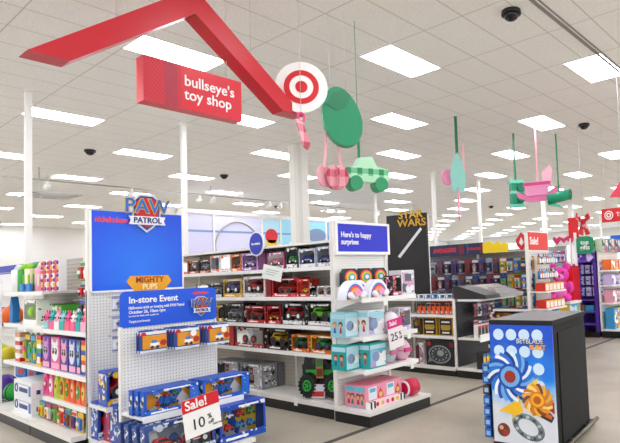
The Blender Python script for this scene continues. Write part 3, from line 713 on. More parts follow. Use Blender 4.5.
for yc in (2.7, 3.02): thing('price_sticker', 'round white sticker on a carded figure, %s one' % ('left' if yc < 3 else 'right'), 'sticker', (EXX+.285, yc, 1.16), FX, 'round white stickers', tg)
# boxed vehicle sets on the shelf
SET = P_win(.5,.215,.07,C('#1f63c4'),C('#2c7bd6'),C('#e2a52b'),'fleet',C('#d8432c'),C('#3f8fd6'),rp=.12)
for k in range(3): put('vehicle_set_box', SET, 'blue boxed vehicle set on the event shelf, left stack, %s' % ('front','middle','back')[k], 'toy box', (EXX+.4-.075*k, 2.43-.015*k, .501), FX, 'boxed vehicle sets on the event shelf')
for k in range(3): put('vehicle_set_box', SET, 'blue boxed vehicle set on the event shelf, right stack, %s' % ('front','middle','back')[k], 'toy box', (EXX+.4-.075*k, 2.97-.012*k, .501), FX, 'boxed vehicle sets on the event shelf')
# sale sign
sg = thing('sale_sign', 'red and white sale sign offering 10 percent, clipped to the event shelf', 'sign', (EXX+.74, 2.51, .53), FX); sg.rotation_euler = (0, -.12, FX)
link('card', MB().box(-.17,.17,-.004,0,-.2,.13,WHITE).mesh('card'), sg); h_ = link('header', MB().box(-.17,.17,-.006,-.0041,.02,.13,C('#d9202f')).mesh('header'), sg)
text('Sale!', .11, WHITE, sg, (-.145,-.007,.075), .02)
text('10', .13, C('#2c2c30'), sg, (-.11,-.006,-.1), .002); text('%', .06, C('#2c2c30'), sg, (.045,-.006,-.07), .004); text('off', .05, C('#2c2c30'), sg, (.045,-.006,-.12), .004)
text('select toys', .022, C('#2c2c30'), sg, (.085,-.006,-.15), .0)
# big boxes on the base deck, leaning back
PLAY = P_win(.62,.32,.085,C('#2b4c8f'),C('#b9c3d4'),C('#7d8796'),'jeep',RED,WHITE,n=2)
for k in range(4): put('playset_box', PLAY, 'grey and blue playset box with red vehicle, left pile, %s' % ('frontmost','second from front','third from front','rearmost')[k], 'toy box', (EXX+.6-.115*k, 2.42-.015*k, .14), FX, 'playset boxes on the front base deck', lean=.14*-1)
PLAY2 = P_win(.5,.34,.17,C('#1c5bbd'),C('#1c5bbd'),C('#e6c33a'),'fleet',RED,C('#3aa0d8'))
for k in range(2): put('playset_box', PLAY2, 'yellow-backed blue playset box, right pile, %s' % ('front one','rear one')[k], 'toy box', (EXX+.56-.19*k, 3.04, .122), FX, 'yellow-backed playset boxes')

# ================================================================== MIDDLE GONDOLA
CG = gondola('gondola', 'long middle shelving unit stocked with boxed toy cars and trucks', -11.95, -4.7, 4.3, 4.72, [1.76, 1.4, 1.05, .72], 2.05, peg=peg_material('beige_pegboard', '#cbc5ba', '#8a857c', .05, .15), section=1.21, deckz=.17, decky=4.24, topshelf=2.07)
link('end_panel', MB().box(0,.045,-.42,-.36,.17,2.05,SHELFW).mesh('end_panel'), CG, (3.58,0,0))
link('side_wing', MB().box(0,.02,-.36,0,.17,2.04,SHELFW).mesh('side_wing'), CG, (3.60,0,0))
tk = MB().box(-.03,.03,-.006,0,-.075,0,WHITE).mesh('price_tag')
for px, py in ((259,397),(296,403)): p = on_y(px, py, 4.235); link('price_tag', tk, CG, (p.x+8.325, -.485, .165))
G_ = lambda *a, **k: (lambda w: ('toy_box', P_win(w, *a, **k)))
BK = C('#1c1b20'); DGR = C('#3a3b42'); SIL = C('#b9bcc4',.3,.4); MAG = C('#c02a84'); MAROON = C('#5a1626')
DIS = ART(['#2a2c35','#484b57','#20222a','#5d6070'], 12)
def sh(its, z, where, group, py):
    n = len(its)
    for k, it in enumerate(its):
        a = on_y(it[0], py, 4.34).x; c = on_y(it[1], py, 4.34).x
        name, parts = it[2]((c-a)*.95)
        put(name, parts, '%s, %s on the middle unit %s' % (it[3], nth(n-k, n, 'right'), where), 'toy box', ((a+c)/2, 4.34+(it[4] if len(it) > 4 else 0), z), 0, group)
WS = C('#e9e9ea'); OBASE = C('#e27a22')
sh([(176,188,G_(.2,.22,OBASE,OBASE,C('#d9cfc0'),'car',WS,BLACK),'orange-based box with white vehicle'),
    (188.5,199,G_(.2,.22,BK,OBASE,C('#8d8a86'),'jeep',WS,RED),'black and orange box with white truck'),
    (199.5,210,G_(.2,.22,BK,OBASE,C('#6e6f74'),'car',SIL,BLACK),'black and orange box with grey car'),
    (210.5,219.5,G_(.25,.18,WHITE,C('#ee6a2a'),C('#e9eef3'),'robot',BLACK,NAVY),'white and orange box with black robot'),
    (220,230.5,G_(.25,.18,WHITE,C('#ee6a2a'),C('#e4ebf2'),'robot',BLACK,NAVY),'white and orange box with navy robot'),
    (231,241,G_(.24,.2,C('#e08a2e'),ORANGE,C('#2f86c9'),'jeep',C('#3a2c28'),ORANGE),'orange and blue box with monster truck'),
    (241.5,258,G_(.24,.2,C('#c9a6d6'),C('#8e4fa8'),C('#5d3a78'),'car',C('#a777c9'),WHITE),'lilac box with purple car'),
    (258.5,266,lambda w:('toy_box',P_box(w,.24,.2,C('#641f55'),C('#7a2b68'),C('#8e3a79'))),'plain dark magenta box'),
    (266.5,284.5,G_(.22,.2,C('#b3558e'),C('#e9dbe5'),C('#7c3b66'),'car',C('#c72f6a'),WHITE),'pink box with pink car'),
    (286,298,G_(.27,.2,C('#2e3a36'),C('#dfe5e2'),C('#415a52'),'jeep',C('#3fae4e'),WHITE),'dark box with green buggy'),
    (298.5,316,G_(.23,.2,C('#c3c9d6'),C('#dfe4ec'),C('#56627c'),'car',C('#2a4a9c'),WHITE),'pale box with blue car'),
    (316.5,331.5,G_(.24,.2,C('#aab4c6'),C('#e2e6ee'),C('#46536c'),'car',C('#36508f'),SIL),'grey-blue box with navy car')], 1.761, 'first shelf', 'boxed toys on the middle unit first shelf', 268)
sh([(196,209,G_(.2,.2,DGR,C('#d8d8da'),C('#6a6d75'),'car',WS,BLACK),'dark box with white car'),
    (209.5,222,G_(.21,.2,DGR,C('#d8d8da'),C('#4a4d55'),'car',SIL,BLACK),'dark box with silver car'),
    (223,242,G_(.26,.2,C('#d7b53a'),C('#e2b52c'),C('#3a3440'),'jeep',C('#5a5ca8'),WHITE),'yellow box with dark purple buggy'),
    (243,265.5,G_(.28,.2,C('#e6e3e2'),C('#c9c4c4'),C('#5a4f52'),'jeep',C('#c3262e'),WHITE),'white box with red four-wheel bike'),
    (266,271,lambda w:('toy_box',P_box(w,.27,.2,C('#b81f2c'),C('#8c1320')))  ,'narrow plain red box'),
    (271.5,299,G_(.24,.2,C('#c5222e'),C('#d22c36'),C('#4a4247'),'car',C('#d7482c'),BLACK),'long red box with orange-red car'),
    (300,309,G_(.22,.16,C('#d2402a'),C('#d23a28'),C('#e2912c'),'car',C('#eec83a'),BLACK),'orange-red box with yellow car'),
    (309.5,316,G_(.13,.12,BK,WS,DGR,'jeep',DGR,WS),'small black box with dark truck'),
    (317,324.5,G_(.13,.12,C('#d9d4d2'),WS,C('#77737a'),'car',DGR,RED),'small white box with dark car'),
    (325,332.5,G_(.13,.12,C('#d4d0cd'),WS,C('#6c6a70'),'car',BLACK,SIL),'small grey box with black car')], 1.401, 'second shelf', 'boxed toys on the middle unit second shelf', 290)
sh([(212,218,G_(.24,.2,C('#d9a92c'),BK,C('#2b2a2e'),'robot',YEL,BK),'narrow yellow and black box'),
    (218.5,223.5,G_(.24,.2,BK,YEL,C('#2b2a2e'),'robot',DGR,YEL),'narrow black and yellow box'),
    (224.5,244,G_(.26,.2,BK,C('#2a2a2f'),C('#33353c'),'car',SIL,BLACK),'black box with silver sports car'),
    (246,266,G_(.23,.2,C('#b3202a'),C('#c7242e'),C('#3b2a2c'),'jeep',C('#d2383a'),BLACK),'red box with red truck'),
    (267,281,G_(.23,.2,C('#b01d28'),C('#c92a30'),C('#7e1c20'),'car',C('#c8242e'),YEL),'red box with red and yellow car'),
    (281.8,305.5,G_(.27,.2,C('#2c2a2d'),C('#e3e2e1'),C('#77777c'),'jeep',C('#c4283c'),WHITE),'black and white box with crimson truck'),
    (307,332.5,G_(.27,.2,C('#26262a'),C('#d9dadb'),C('#4a4b50'),'jeep',C('#7bc92f'),BLACK),'black and white box with lime truck')], 1.051, 'third shelf', 'boxed toys on the middle unit third shelf', 315)
RACE = lambda w: ('toy_box', P_win(w, .27,.2,C('#20191d'),C('#b3202c'),C('#4a1820'),'jeep',C('#2a2226'),C('#d8322c')))
sh([(217,229.5,G_(.26,.2,C('#2b2540'),C('#3a3358'),C('#4c4468'),'car',C('#5c5f86'),BLACK),'dark violet box with blue car'),
    (230,234,lambda w:('toy_box',P_box(w,.28,.2,C('#b3202c'),C('#c92c36'))),'narrow upright red box'),
    (234.5,265,RACE,'wide black box with dark racing truck'),
    (266.5,289.5,G_(.27,.2,BK,C('#3a2326'),C('#2e2a30'),'jeep',C('#d9b32c'),BLACK),'black box with black and yellow truck'),
    (291,309,G_(.21,.2,C('#e08a2a'),C('#d8741f'),C('#20352a'),'jeep',C('#2f7d45'),BLACK),'orange box with dark green truck'),
    (310,335,G_(.215,.2,C('#e3a02c'),C('#dc7f22'),C('#1d2a26'),'jeep',C('#3b9c52'),PURPLE),'wide orange box with green truck')], .721, 'fourth shelf', 'boxed toys on the middle unit fourth shelf', 340)
ROB = lambda w: ('toy_box', P_win(w, .33,.24,C('#8b8c92'),C('#b3b4ba'),C('#2e2f35'),'robot',C('#c8323a'),C('#e6e6e8'),rp=.32))
for k in range(2):
    sh([(216+24*k,238.5+24*k,ROB,('grey window box with black and white robot, left','grey window box with black and white robot, right')[k])], .171, 'base', 'grey robot boxes', 370)
for k in range(1): 
    a = on_y(262, 370, 4.56)
    put('toy_box', P_box(.42,.31,.1,C('#77787e'),C('#8d8e94')), 'plain grey box behind the grey robot boxes on the base', 'toy box', (a.x+.1, 4.6, .171), 0)
# round aisle sign and paper notice
p = on_y(253, 250, 4.2)
o = thing('aisle_sign', 'round royal blue aisle sign on the middle unit top edge', 'sign', (p.x, 4.27, 2.02))
b = MB(); b.disc(0,.09,.165,-.02,0,C('#e9e9ee'),28); b.disc(0,.09,.145,-.024,-.02,C('#1b3fc0'),28); link('disc', b.mesh('disc'), o); link('bracket', MB().box(-.02,.02,0,.03,-.06,.09,WHITE).mesh('bracket'), o)
text('fun vehicles', .045, WHITE, o, (0,-.026,.09), .02, 'CENTER', .9)
p = on_y(271, 273, 4.2)
o = thing('notice_card', 'tilted white paper notice hanging from the middle unit first shelf', 'sign', (p.x, 4.22, p.z)); o.rotation_euler = (0, .22, .3)
link('paper', MB().box(-.15,.15,-.002,.0,-.09,.09,C('#e9efe9')).mesh('paper'), o)
for k in range(3): link('print_line', MB().box(-.1,.1-.03*k,-.003,-.0021,.03-.03*k,.038-.03*k,C('#a3aba6')).mesh('print_line'), o)

# ---- big monster truck standing on the base deck
a = on_y(318, 385, 4.38)
mtk = thing('monster_truck', 'big black and green toy monster truck with huge tyres on the middle unit base', 'toy truck', (a.x-.03, 4.53, .171), .45); mtk.scale = (.86, .95, 1.05)
TYRE = C('#161618', .7); HUB = C('#37b24a', .4)
def wheel():
    b = MB(); R, Wd = .135, .12
    b.cyl((0,-Wd/2,0),(0,Wd/2,0),R*.86,TYRE,24); b.torus((0,-Wd*.28,0),R*.8,R*.2,TYRE,24,8); b.torus((0,Wd*.28,0),R*.8,R*.2,TYRE,24,8)
    for k in range(18):
        t = 2*PI*k/18; c_, s_ = math.cos(t), math.sin(t)
        b.cyl((c_*R*.93,-Wd*.52,s_*R*.93),(math.cos(t+.15)*R*.98,Wd*.0,math.sin(t+.15)*R*.98),.014,TYRE,5); b.cyl((c_*R*.93,Wd*.52,s_*R*.93),(math.cos(t+.15)*R*.98,0,math.sin(t+.15)*R*.98),.014,TYRE,5)
    return b.mesh('wheel')
def hub():
    b = MB(); b.torus((0,-.066,0),.055,.012,HUB,18,6); b.cyl((0,-.06,0),(0,-.07,0),.022,HUB,10)
    for k in range(5): t = 2*PI*k/5; b.cyl((0,-.065,0),(.055*math.cos(t),-.065,.055*math.sin(t)),.009,HUB,6)
    return b.mesh('rim')
wm, hm_ = wheel(), hub()
for sx in (-.19, .19):
    for sy in (-1, 1):
        wo = link('wheel', wm, mtk, (sx, sy*.135, .152), (0, 0, 0 if sy < 0 else PI)); link('rim', hm_, wo)
b = MB(); b.box(-.2,.2,-.05,.05,.15,.2,DGR); 
for x in (-.19,.19): b.cyl((x,-.13,.152),(x,.13,.152),.02,DGR,8)
link('chassis', b.mesh('chassis'), mtk)
b = MB()
b.prism([(-.3,.22),(.3,.22),(.32,.3),(.3,.36),(.1,.385),(.02,.5),(-.16,.51),(-.22,.4),(-.31,.38)],-.1,.1,C('#1f1f22'))
b.box(-.25,.25,-.104,.104,.26,.32,HUB); b.prism([(.0,.39),(.08,.39),(.01,.48),(-.14,.49),(-.16,.39)],-.102,.102,C('#4a545c',.2))
b.box(.1,.3,-.07,.07,.37,.39,HUB)
link('body', b.mesh('body'), mtk)
b = MB()
for s in (-1,1): b.prism([(-.3,.33),(-.24,.33),(-.2,.47),(-.26,.47)],s*.09-.012,s*.09+.012,C('#2b2b2e'))
b.box(-.28,-.2,-.1,.1,.45,.475,HUB); link('spoiler', b.mesh('spoiler'), mtk)
b = MB(); b.box(-.055,.055,-.005,.005,.04,.27,C('#c08a4a')); b.box(-.048,.048,-.006,-.005,.17,.26,C('#3a8a4a')); b.box(-.048,.048,-.006,-.005,.06,.15,C('#6a3a2a'))
link('hang_tag', b.mesh('hang_tag'), mtk, (-.02,-.14,.19))
link('lower_tag', MB().box(-.1,.1,-.004,0,0,.16,C('#d7d3e0')).box(-.09,.09,-.005,-.004,.02,.08,C('#c0382f')).mesh('lower_tag'), mtk, (-.03,-.19,.01))

# ================================================================== MIDDLE ENDCAP (dolls and surprise balls)
CE = thing('endcap', 'white endcap shelves with pastel doll boxes under the royal blue sign', 'shelving', (-4.66, 4.72, 0), FX)
link('pegboard', MB().box(-.45,.45,0,.03,.15,1.95,PEGW).mesh('pegboard'), CE)
for x in (-.46, .43): link('upright', MB().box(x,x+.03,-.02,.04,0,2.28,SHELFW).mesh('upright'), CE)
for z in (1.38, .95, .585):
    s_ = link('shelf', MB().box(-.45,.5,-.44,0,z-.03,z,SHELFW).mesh('shelf'), CE); link('price_rail', MB().box(-.45,.5,-.452,-.44,z-.045,z+.004,WHITE).mesh('price_rail'), s_)
    link('bracket', MB().prism([(-.4,z-.03),(0,z-.03),(0,z-.13)], -.44, -.43, SHELFW, 'x').mesh('bracket'), CE)
link('base_deck', MB().box(-.5,.58,-.56,.0,.12,.155,C('#e3e1dc')).mesh('base_deck'), CE); link('kick_plate', MB().box(-.49,.57,-.55,0,0,.12,BLACK).mesh('kick_plate'), CE)
for z, y in ((.95,.3),(.585,.34),(1.38,-.1)): link('price_tag', MB().box(y,y+.06,-.458,-.453,z-.1,z-.03,WHITE).mesh('price_tag'), CE)
rs = thing('header_sign', 'royal blue header sign in white frame with white lettering above rainbow toys', 'sign', (-4.63, 4.75, 1.92), FX)
link('board', MB().box(-.44,.44,-.012,0,0,.34,C('#1a2fd0',.3)).mesh('board'), rs)
link('frame', MB().box(-.47,.47,-.02,.012,.335,.365,WHITE).box(-.47,.47,-.02,.012,-.03,.005,WHITE).box(-.47,-.435,-.02,.012,0,.34,WHITE).box(.435,.47,-.02,.012,0,.34,WHITE).mesh('frame'), rs)
text('Here\'s to happy', .09, WHITE, rs, (-.38,-.014,.205), .018, xs=.88); text('surprises', .09, WHITE, rs, (-.38,-.014,.12), .018, xs=.88)
def arch(S):
    b = MB(); cs = [C('#eef2f8'),C('#dfe8f4'),C('#4a7ad6'),C('#ee5a5a'),C('#f3b03a'),C('#f2e04a'),C('#62c65a'),C('#4aa8e6'),C('#f3f3f6')]
    for k, c in enumerate(cs):
        r0 = S*(1-.095*k); 
        b.prism([(r0*math.cos(t), r0*1.25*math.sin(t)) for t in np.linspace(0,PI,18)], -.0022*k, .11, c)
    k2 = MB()
    for x in (-.6,.6): k2.sph((x*S,-.03,.05), S*.2, C('#eaf3fb')); k2.sph((x*S*.75,-.035,.03), S*.16, WHITE)
    k2.prism([(-.2*S,.2*S),(.2*S,.2*S),(.3*S,.5*S),(0,.7*S),(-.3*S,.5*S)],-.05,-.02,C('#f2a8c8'))
    return [('arch', b.mesh('arch'), (0,0,0)), ('cloud_trim', k2.mesh('cloud_trim'), (0,0,0))]
AR = arch(.165)
for k in range(3): put('rainbow_pack', AR, 'white arch-shaped rainbow pack on the endcap top shelf, %s' % nth(k+1, 3), 'toy pack', (-4.24-.12*(k == 1), 4.2+.19*k, 1.381), FX, 'rainbow arch packs')
def roundp(S):
    b = MB(); b.prism([(-S,0),(S,0),(S,S*1.3),(S*.6,S*1.75),(-S*.6,S*1.75),(-S,S*1.3)],0,.07,C('#2a2a32'))
    cs = ['#ee4a6a','#f39a3a','#f2de4a','#6ac86a','#5aa8e6','#f4eef6']
    for k, h in enumerate(cs): b.prism([(S*(.85-.12*k)*math.cos(t), S*.9+S*(.7-.1*k)*math.sin(t)) for t in np.linspace(0,2*PI,18)[:-1]],-.003*(k+1),0,C(h))
    return [('pack', b.mesh('pack'), (0,0,0))]
RPK = roundp(.12); rz_ = thing('riser', 'clear-fronted white riser behind the rainbow packs', 'riser', (-4.56, 4.72, 1.381), FX); link('step', MB().box(-.42,.42,-.07,.09,.0,.13,C('#e8e6e8')).mesh('step'), rz_)
for k in range(3): put('rainbow_pack', RPK, 'black pack with rainbow swirl on the riser, %s' % nth(k+1, 3), 'toy pack', (-4.52, 4.42+.25*k, 1.512), FX, 'black rainbow packs')
put('toy_box', P_win(.16,.24,.14,C('#2c2630'),C('#ee8ab4'),C('#f6c8da'),'doll',C('#d23a5c'),C('#e8486e')), 'black and pink doll box right of the rainbow packs', 'toy box', (-4.22, 4.88, 1.381), FX)
put('toy_box', P_box(.24,.3,.2,C('#e4dfe8'),ART(['#e9e6ee','#c6c8d4','#55586a','#f0eef2','#d9a8c6'],14),None,[(.25,.75,.55,.85,C('#5a6070'))]), 'tall pale grey box at the right end of the endcap top shelf', 'toy box', (-4.22, 5.09, 1.381), FX)
# shelf 2 and 3: boxes with doll prints
def dollbox(w, h, d, c1, c2, fr):
    b = MB(); x = w/2
    b.box(-x,x,0,d,0,h,c1); b.box(-x*.94,x*.94,-.003,0,h*.06,h*.94,fr); b.box(-x-.002,-x,.01,d-.01,h*.74,h*.92,c2); b.box(-x*.94,x*.94,-.005,-.003,h*.76,h*.92,c2)
    b.disc(-x*.3,h*.46,h*.2,-.006,-.003,C('#8fa7c8'),14); b.disc(x*.42,h*.4,h*.15,-.006,-.003,WHITE,14)
    s = MB()          # two little printed dolls on the side that looks along the aisle
    for yc, hair, dress in ((d*.3,C('#6a3a2a'),C('#d23a5c')),(d*.7,C('#d89a4a') if c1 != TEAL else C('#b33a3a'),C('#2a6fb0'))):
        for (z, r, m_) in ((h*.52,h*.12,hair),(h*.47,h*.085,C('#e9b896'))): s.prism([(yc+r*math.cos(t), z+r*math.sin(t)) for t in np.linspace(0,2*PI,12)[:-1]], -x-(.004 if m_ == hair else .006), -x-.002, m_, 'x')
        s.prism([(yc-h*.07,h*.18),(yc+h*.07,h*.18),(yc+h*.035,h*.4),(yc-h*.035,h*.4)],-x-.004,-x-.002,dress,'x')
    return [('carton', b.mesh('carton'), (0,0,0)), ('printed_dolls', s.mesh('printed_dolls'), (0,0,0))]
def spot(px, py, X): return on_x(px, py, X).y
D1 = dollbox(.26,.29,.24,C('#dfe3ea'),C('#a8dbe6'),ART(['#e9ecf2','#c8b6de','#7d86a8','#e7eef4','#b8dbe8'],10))
D1b = dollbox(.2,.28,.24,C('#9fd6e4'),C('#b8e3ec'),C('#cde9f0'))
put('doll_box', D1, 'pale grey doll box on the endcap second shelf', 'toy box', (-4.24, 4.52, .951), FX, 'doll boxes'); put('doll_box', D1b, 'light blue doll box, leftmost on the endcap second shelf', 'toy box', (-4.4, 4.285, .951), FX)
D2 = dollbox(.27,.285,.24,TEAL,C('#c5e8f2'),ART(['#e4e6f0','#c9a8d6','#9fc6e6','#eef2f6','#6fc4d6'],10)); D2b = dollbox(.2,.28,.24,TEAL,C('#c5e8f2'),C('#bfe6ee'))
put('doll_box', D2, 'teal doll box on the endcap third shelf', 'toy box', (-4.24, 4.53, .586), FX); put('doll_box', D2b, 'teal doll box, leftmost on the endcap third shelf', 'toy box', (-4.4, 4.285, .586), FX)
def sball(r, c, c2, c3):
    b = MB(); b.sph((0,0,r*.98), r, c, (.92,.92,1), 20, 12); b.torus((0,0,r*.98), r*.93, r*.05, c2, 28, 6, 'z'); 
    b.prism([(-r*.5,r*.8),(r*.5,r*.8),(r*.5,r*1.2),(-r*.5,r*1.2)],-r*.98,-r*.8,c3)
    b.cyl((0,0,0),(0,0,r*.12), r*.5, c2, 16); b.cyl((0,0,r*1.9),(0,0,r*2.05), r*.25, c2, 12)
    return [('ball', b.mesh('ball'), (0,0,0))]
put('surprise_ball', sball(.125,C('#efe9f0'),C('#d8a8cc'),C('#4a4a58')), 'white and lilac egg-shaped capsule on the endcap second shelf', 'toy capsule', (-4.3, 4.81, .951), FX)
put('toy_box', P_win(.22,.27,.18,C('#e2e2ea'),C('#c7a6d6'),C('#aab4c8'),'doll',C('#5a4a8a'),C('#7d6aa8')), 'white and lilac doll box, rightmost on the endcap second shelf', 'toy box', (-4.27, 5.07, .951), FX)
put('surprise_ball', sball(.128,C('#c9dfe4'),C('#e487b4'),C('#e08ab2')), 'pale grey and pink surprise ball on the endcap third shelf', 'toy capsule', (-4.36, 4.81, .586), FX, 'surprise balls')
put('surprise_ball', sball(.128,C('#f3c9dc'),C('#e487b4'),C('#d85a94')), 'pink surprise ball, rightmost on the endcap third shelf', 'toy capsule', (-4.36, 5.07, .586), FX, 'surprise balls')
# base: large pink carton with chequered edge and a red round pack
def pinkbox():
    w, h, d = .62, .25, .32; b = MB(); x = w/2
    b.box(-x,x,0,d,0,h,C('#f0a0b8')); b.box(-x*.97,x*.97,-.003,0,h*.04,h*.97,C('#f3a9c0'))
    for k in range(2):
        o_ = -x+.05+.3*k; b.box(o_,o_+.13,-.006,-.003,h*.35,h*.9,C('#eef0f6')); b.box(o_+.02,o_+.11,-.008,-.006,h*.68,h*.85,C('#7cc3dd')); b.prism([(o_+.15,h*.35),(o_+.24,h*.35),(o_+.24,h*.5),(o_+.195,h*.8),(o_+.15,h*.5)],-.006,-.003,C('#e2574a')); b.disc(o_+.195,h*.5,.03,-.008,-.006,C('#f3d28a'),10)
    for k in range(22):
        b.box(-x+k*w/22,-x+(k+1)*w/22,-.05,-.003,.0,.075,C('#f7dfe8') if 3 < k < 19 else (BLACK if k % 2 else WHITE))
    for k in range(5): b.disc(-x+.14+.085*k,.038,.024,-.054,-.05,(RED,YEL,PINK)[k % 3],10)
    for k in range(2): b.box(-x-.002,-x,.01+.15*k,.15+.15*k,h*.72,h*.94,C('#7cc9dc'))
    b.box(-x-.002,-x,.005,d-.005,.01,h*.1,C('#7cc9dc'))
    s = MB()
    for yc, hair, dress in ((.05,C('#8a5a34'),GREEN),(.11,C('#6a3a2a'),C('#c0406a')),(.2,C('#5a3a4a'),C('#3f8a4a')),(.26,C('#c07a3a'),C('#c23a4a'))):
        for (z, r, m_) in ((h*.52,.034,hair),(h*.48,.024,C('#e9b896'))): s.prism([(yc+r*math.cos(t), z+r*math.sin(t)) for t in np.linspace(0,2*PI,12)[:-1]], -x-(.004 if m_ == hair else .006), -x-.002, m_, 'x')
        s.prism([(yc-.02,h*.18),(yc+.02,h*.18),(yc+.012,h*.4),(yc-.012,h*.4)],-x-.004,-x-.002,dress,'x')
    return [('carton', b.mesh('carton'), (0,0,0)), ('printed_dolls', s.mesh('printed_dolls'), (0,0,0))]
put('doll_box', pinkbox(), 'large pink doll carton with chequered edge on the endcap base', 'toy box', (-4.26, 4.63, .156), FX)
b = MB(); b.cyl((-.1,0,.1),(.1,0,.1),.1,C('#d8235a'),20); b.cyl((.1,0,.1),(.13,0,.1),.1,C('#f3e9ee'),20,.08); b.torus((-.1,0,.1),.085,.015,C('#f3e9ee'),20,6,'x')
put('surprise_ball', [('capsule', b.mesh('capsule'), (0,0,0))], 'crimson barrel-shaped toy capsule at the right end of the endcap base', 'toy capsule', (-4.27, 5.09, .156), FX)
# sale ticket
sp_ = on_x(395, 333, -4.16)
sg = thing('sale_sign', 'white and magenta price sign reading 25 percent on the endcap', 'sign', (-4.15, sp_.y, sp_.z), FX); sg.rotation_euler = (0, -.12, FX)
link('card', MB().box(-.13,.13,-.004,0,-.17,.08,C('#f6eef2')).mesh('card'), sg); link('header', MB().box(-.13,.13,-.006,-.0041,.07,.17,C('#e32a92')).mesh('header'), sg)
text('Sale!', .07, WHITE, sg, (-.1,-.007,.12), .02); text('25', .13, C('#3a3034'), sg, (-.1,-.006,-.04), .0); text('%', .06, C('#3a3034'), sg, (.05,-.006,-.015), .0); text('off', .045, C('#3a3034'), sg, (.05,-.006,-.065), .0)

# ================================================================== HANGING SIGNS AND ORNAMENTS
# red gable
GX = -5.0; REDG = C('#cf1f38', .35)
gb = thing('gable_sign', 'large red gable-shaped frame hanging from the ceiling over the toy aisle', 'sign', (GX, 2.77, 3.4), FX)
def limb(p, q, mir):
    b = MB()
    (x0, z0), (x1, z1) = p, q
    b.prism([(x0, z0), (x0+mir*.3, z0), (0, z1-.26), (0, z1)], -.1, .1, REDG)
    return b.mesh('beam')
link('beam', limb((-1.4,.1),(0,1.16),1), gb); link('beam', limb((1.34,.14),(0,1.16),-1), gb)
wire = C('#c9c9c9', .4)
for x, z in ((-.7,.62),(.7,.62)): link('cable', MB().cyl((x,0,z),(x,0,CZ-3.4),.004,wire,6).mesh('cable'), gb)
bs = thing('hanging_sign', 'red hanging box sign with white toy shop lettering under the gable', 'sign', (GX-.06, 2.815, 3.555), FX); bs.scale = (.965, 1, .98)
link('box', MB().box(-.535,.535,-.07,.07,-.22,.22,C('#dd2340',.35)).mesh('box'), bs)
mt, nt, b = nodes_mat('plaid_print')
tc = nt.nodes.new('ShaderNodeTexCoord'); wv = nt.nodes.new('ShaderNodeTexWave'); wv.inputs['Scale'].default_value = 14; wv.bands_direction = 'DIAGONAL'
nt.links.new(tc.outputs['Object'], wv.inputs['Vector'])
r = nt.nodes.new('ShaderNodeValToRGB'); r.color_ramp.elements[0].color = lin('#c2203a'); r.color_ramp.elements[1].color = lin('#d93a52')
nt.links.new(wv.outputs['Fac'], r.inputs[0]); nt.links.new(r.outputs[0], b.inputs['Base Color'])
link('plaid_panel', MB().box(-.535,-.16,-.0725,-.07,-.22,.22,mt).box(-.33,-.2,-.0735,-.0725,-.22,.22,C('#b5324e')).mesh('plaid_panel'), bs)
text("bullseye's\ntoy shop", .155, WHITE, bs, (-.13,-.074,.0), .012, lead=.9, xs=.98)
for x in (-.4,.4): link('cable', MB().cyl((x,0,.22),(x,0,CZ-3.55),.004,wire,6).mesh('cable'), bs)
# round bullseye emblem and its pack
dc = on_x(301.5, 88, -4.85)
em = thing('hanging_emblem', 'white hanging disc with red bullseye rings at the gable right end', 'sign', dc, .85)
b = MB(); b.disc(0,0,.3,-.03,.03,C('#f4f4f2',.4),40); link('disc', b.mesh('disc'), em)
b = MB(); b.disc(0,0,.2,-.036,-.03,C('#d81f33'),36); b.disc(0,0,.135,-.04,-.036,C('#f4f4f2'),32); b.disc(0,0,.07,-.044,-.04,C('#d81f33'),24); link('rings', b.mesh('rings'), em)
link('cable', MB().cyl((0,0,.28),(0,0,CZ-dc.z),.003,wire,6).mesh('cable'), em)
sc = on_x(340, 116, -4.7)
sk = thing('hanging_sack', 'green rounded hanging sack ornament behind the bullseye disc', 'ornament', sc, .95); sk.scale = (.78, 1, 1)
b = MB(); b.prism([(.02+.3*math.cos(t)*(1-.12*math.sin(t))+.07*math.sin(t)*-1, -.02+.36*math.sin(t)) for t in np.linspace(0,2*PI,30)[:-1]],-.07,.07,C('#12946a')); link('sack', b.mesh('sack'), sk)
b = MB(); b.prism([(-.22,.12),(-.1,.26),(.05,.3),(.16,.24),(.1,.1),(-.06,.04)],-.078,-.07,C('#0d7f5a')); link('fold', b.mesh('fold'), sk)
link('cable', MB().cyl((.1,0,.28),(.1,0,CZ-sc.z),.003,wire,6).mesh('cable'), sk)
STR = C('#f4b9c4'); GST = C('#1f8a5e')
def plaid(c1, c2, c3, sc_=5):
    mt, nt, b = nodes_mat('plaid')
    tc = nt.nodes.new('ShaderNodeTexCoord'); s = nt.nodes.new('ShaderNodeSeparateXYZ'); nt.links.new(tc.outputs['Object'], s.inputs[0])
    def st(o): return mth(nt, 'LESS_THAN', mth(nt, 'FRACT', mth(nt, 'MULTIPLY', o, sc_)), .45)
    k = mth(nt, 'MULTIPLY', mth(nt, 'ADD', st(s.outputs[0]), st(s.outputs[2])), .5)
    r = nt.nodes.new('ShaderNodeValToRGB'); r.color_ramp.interpolation = 'CONSTANT'; e = r.color_ramp.elements
    e[0].color = lin(c1); e[1].position = .4; e[1].color = lin(c2); x = e.new(.8); x.color = lin(c3)
    nt.links.new(k, r.inputs[0]); nt.links.new(r.outputs[0], b.inputs['Base Color']); return mt
PPL = plaid('#f3c3cc','#e79aa8','#c4576c'); GPL = plaid('#bfe9c9','#7cc79a','#2b8f63', 7)
pk = on_x(303, 132, -4.8)
o = thing('hanging_ribbon', 'pale pink plaid ribbon ornament hanging under the bullseye disc', 'ornament', pk, FX)
link('ribbon', MB().prism([(-.1,.12),(-.03,.16),(.1,-.12),(.06,-.2),(.0,-.17)],-.012,.012,PPL).mesh('ribbon'), o); link('loop', MB().torus((-.02,0,.17),.05,.014,PINK,14,6).mesh('loop'), o)
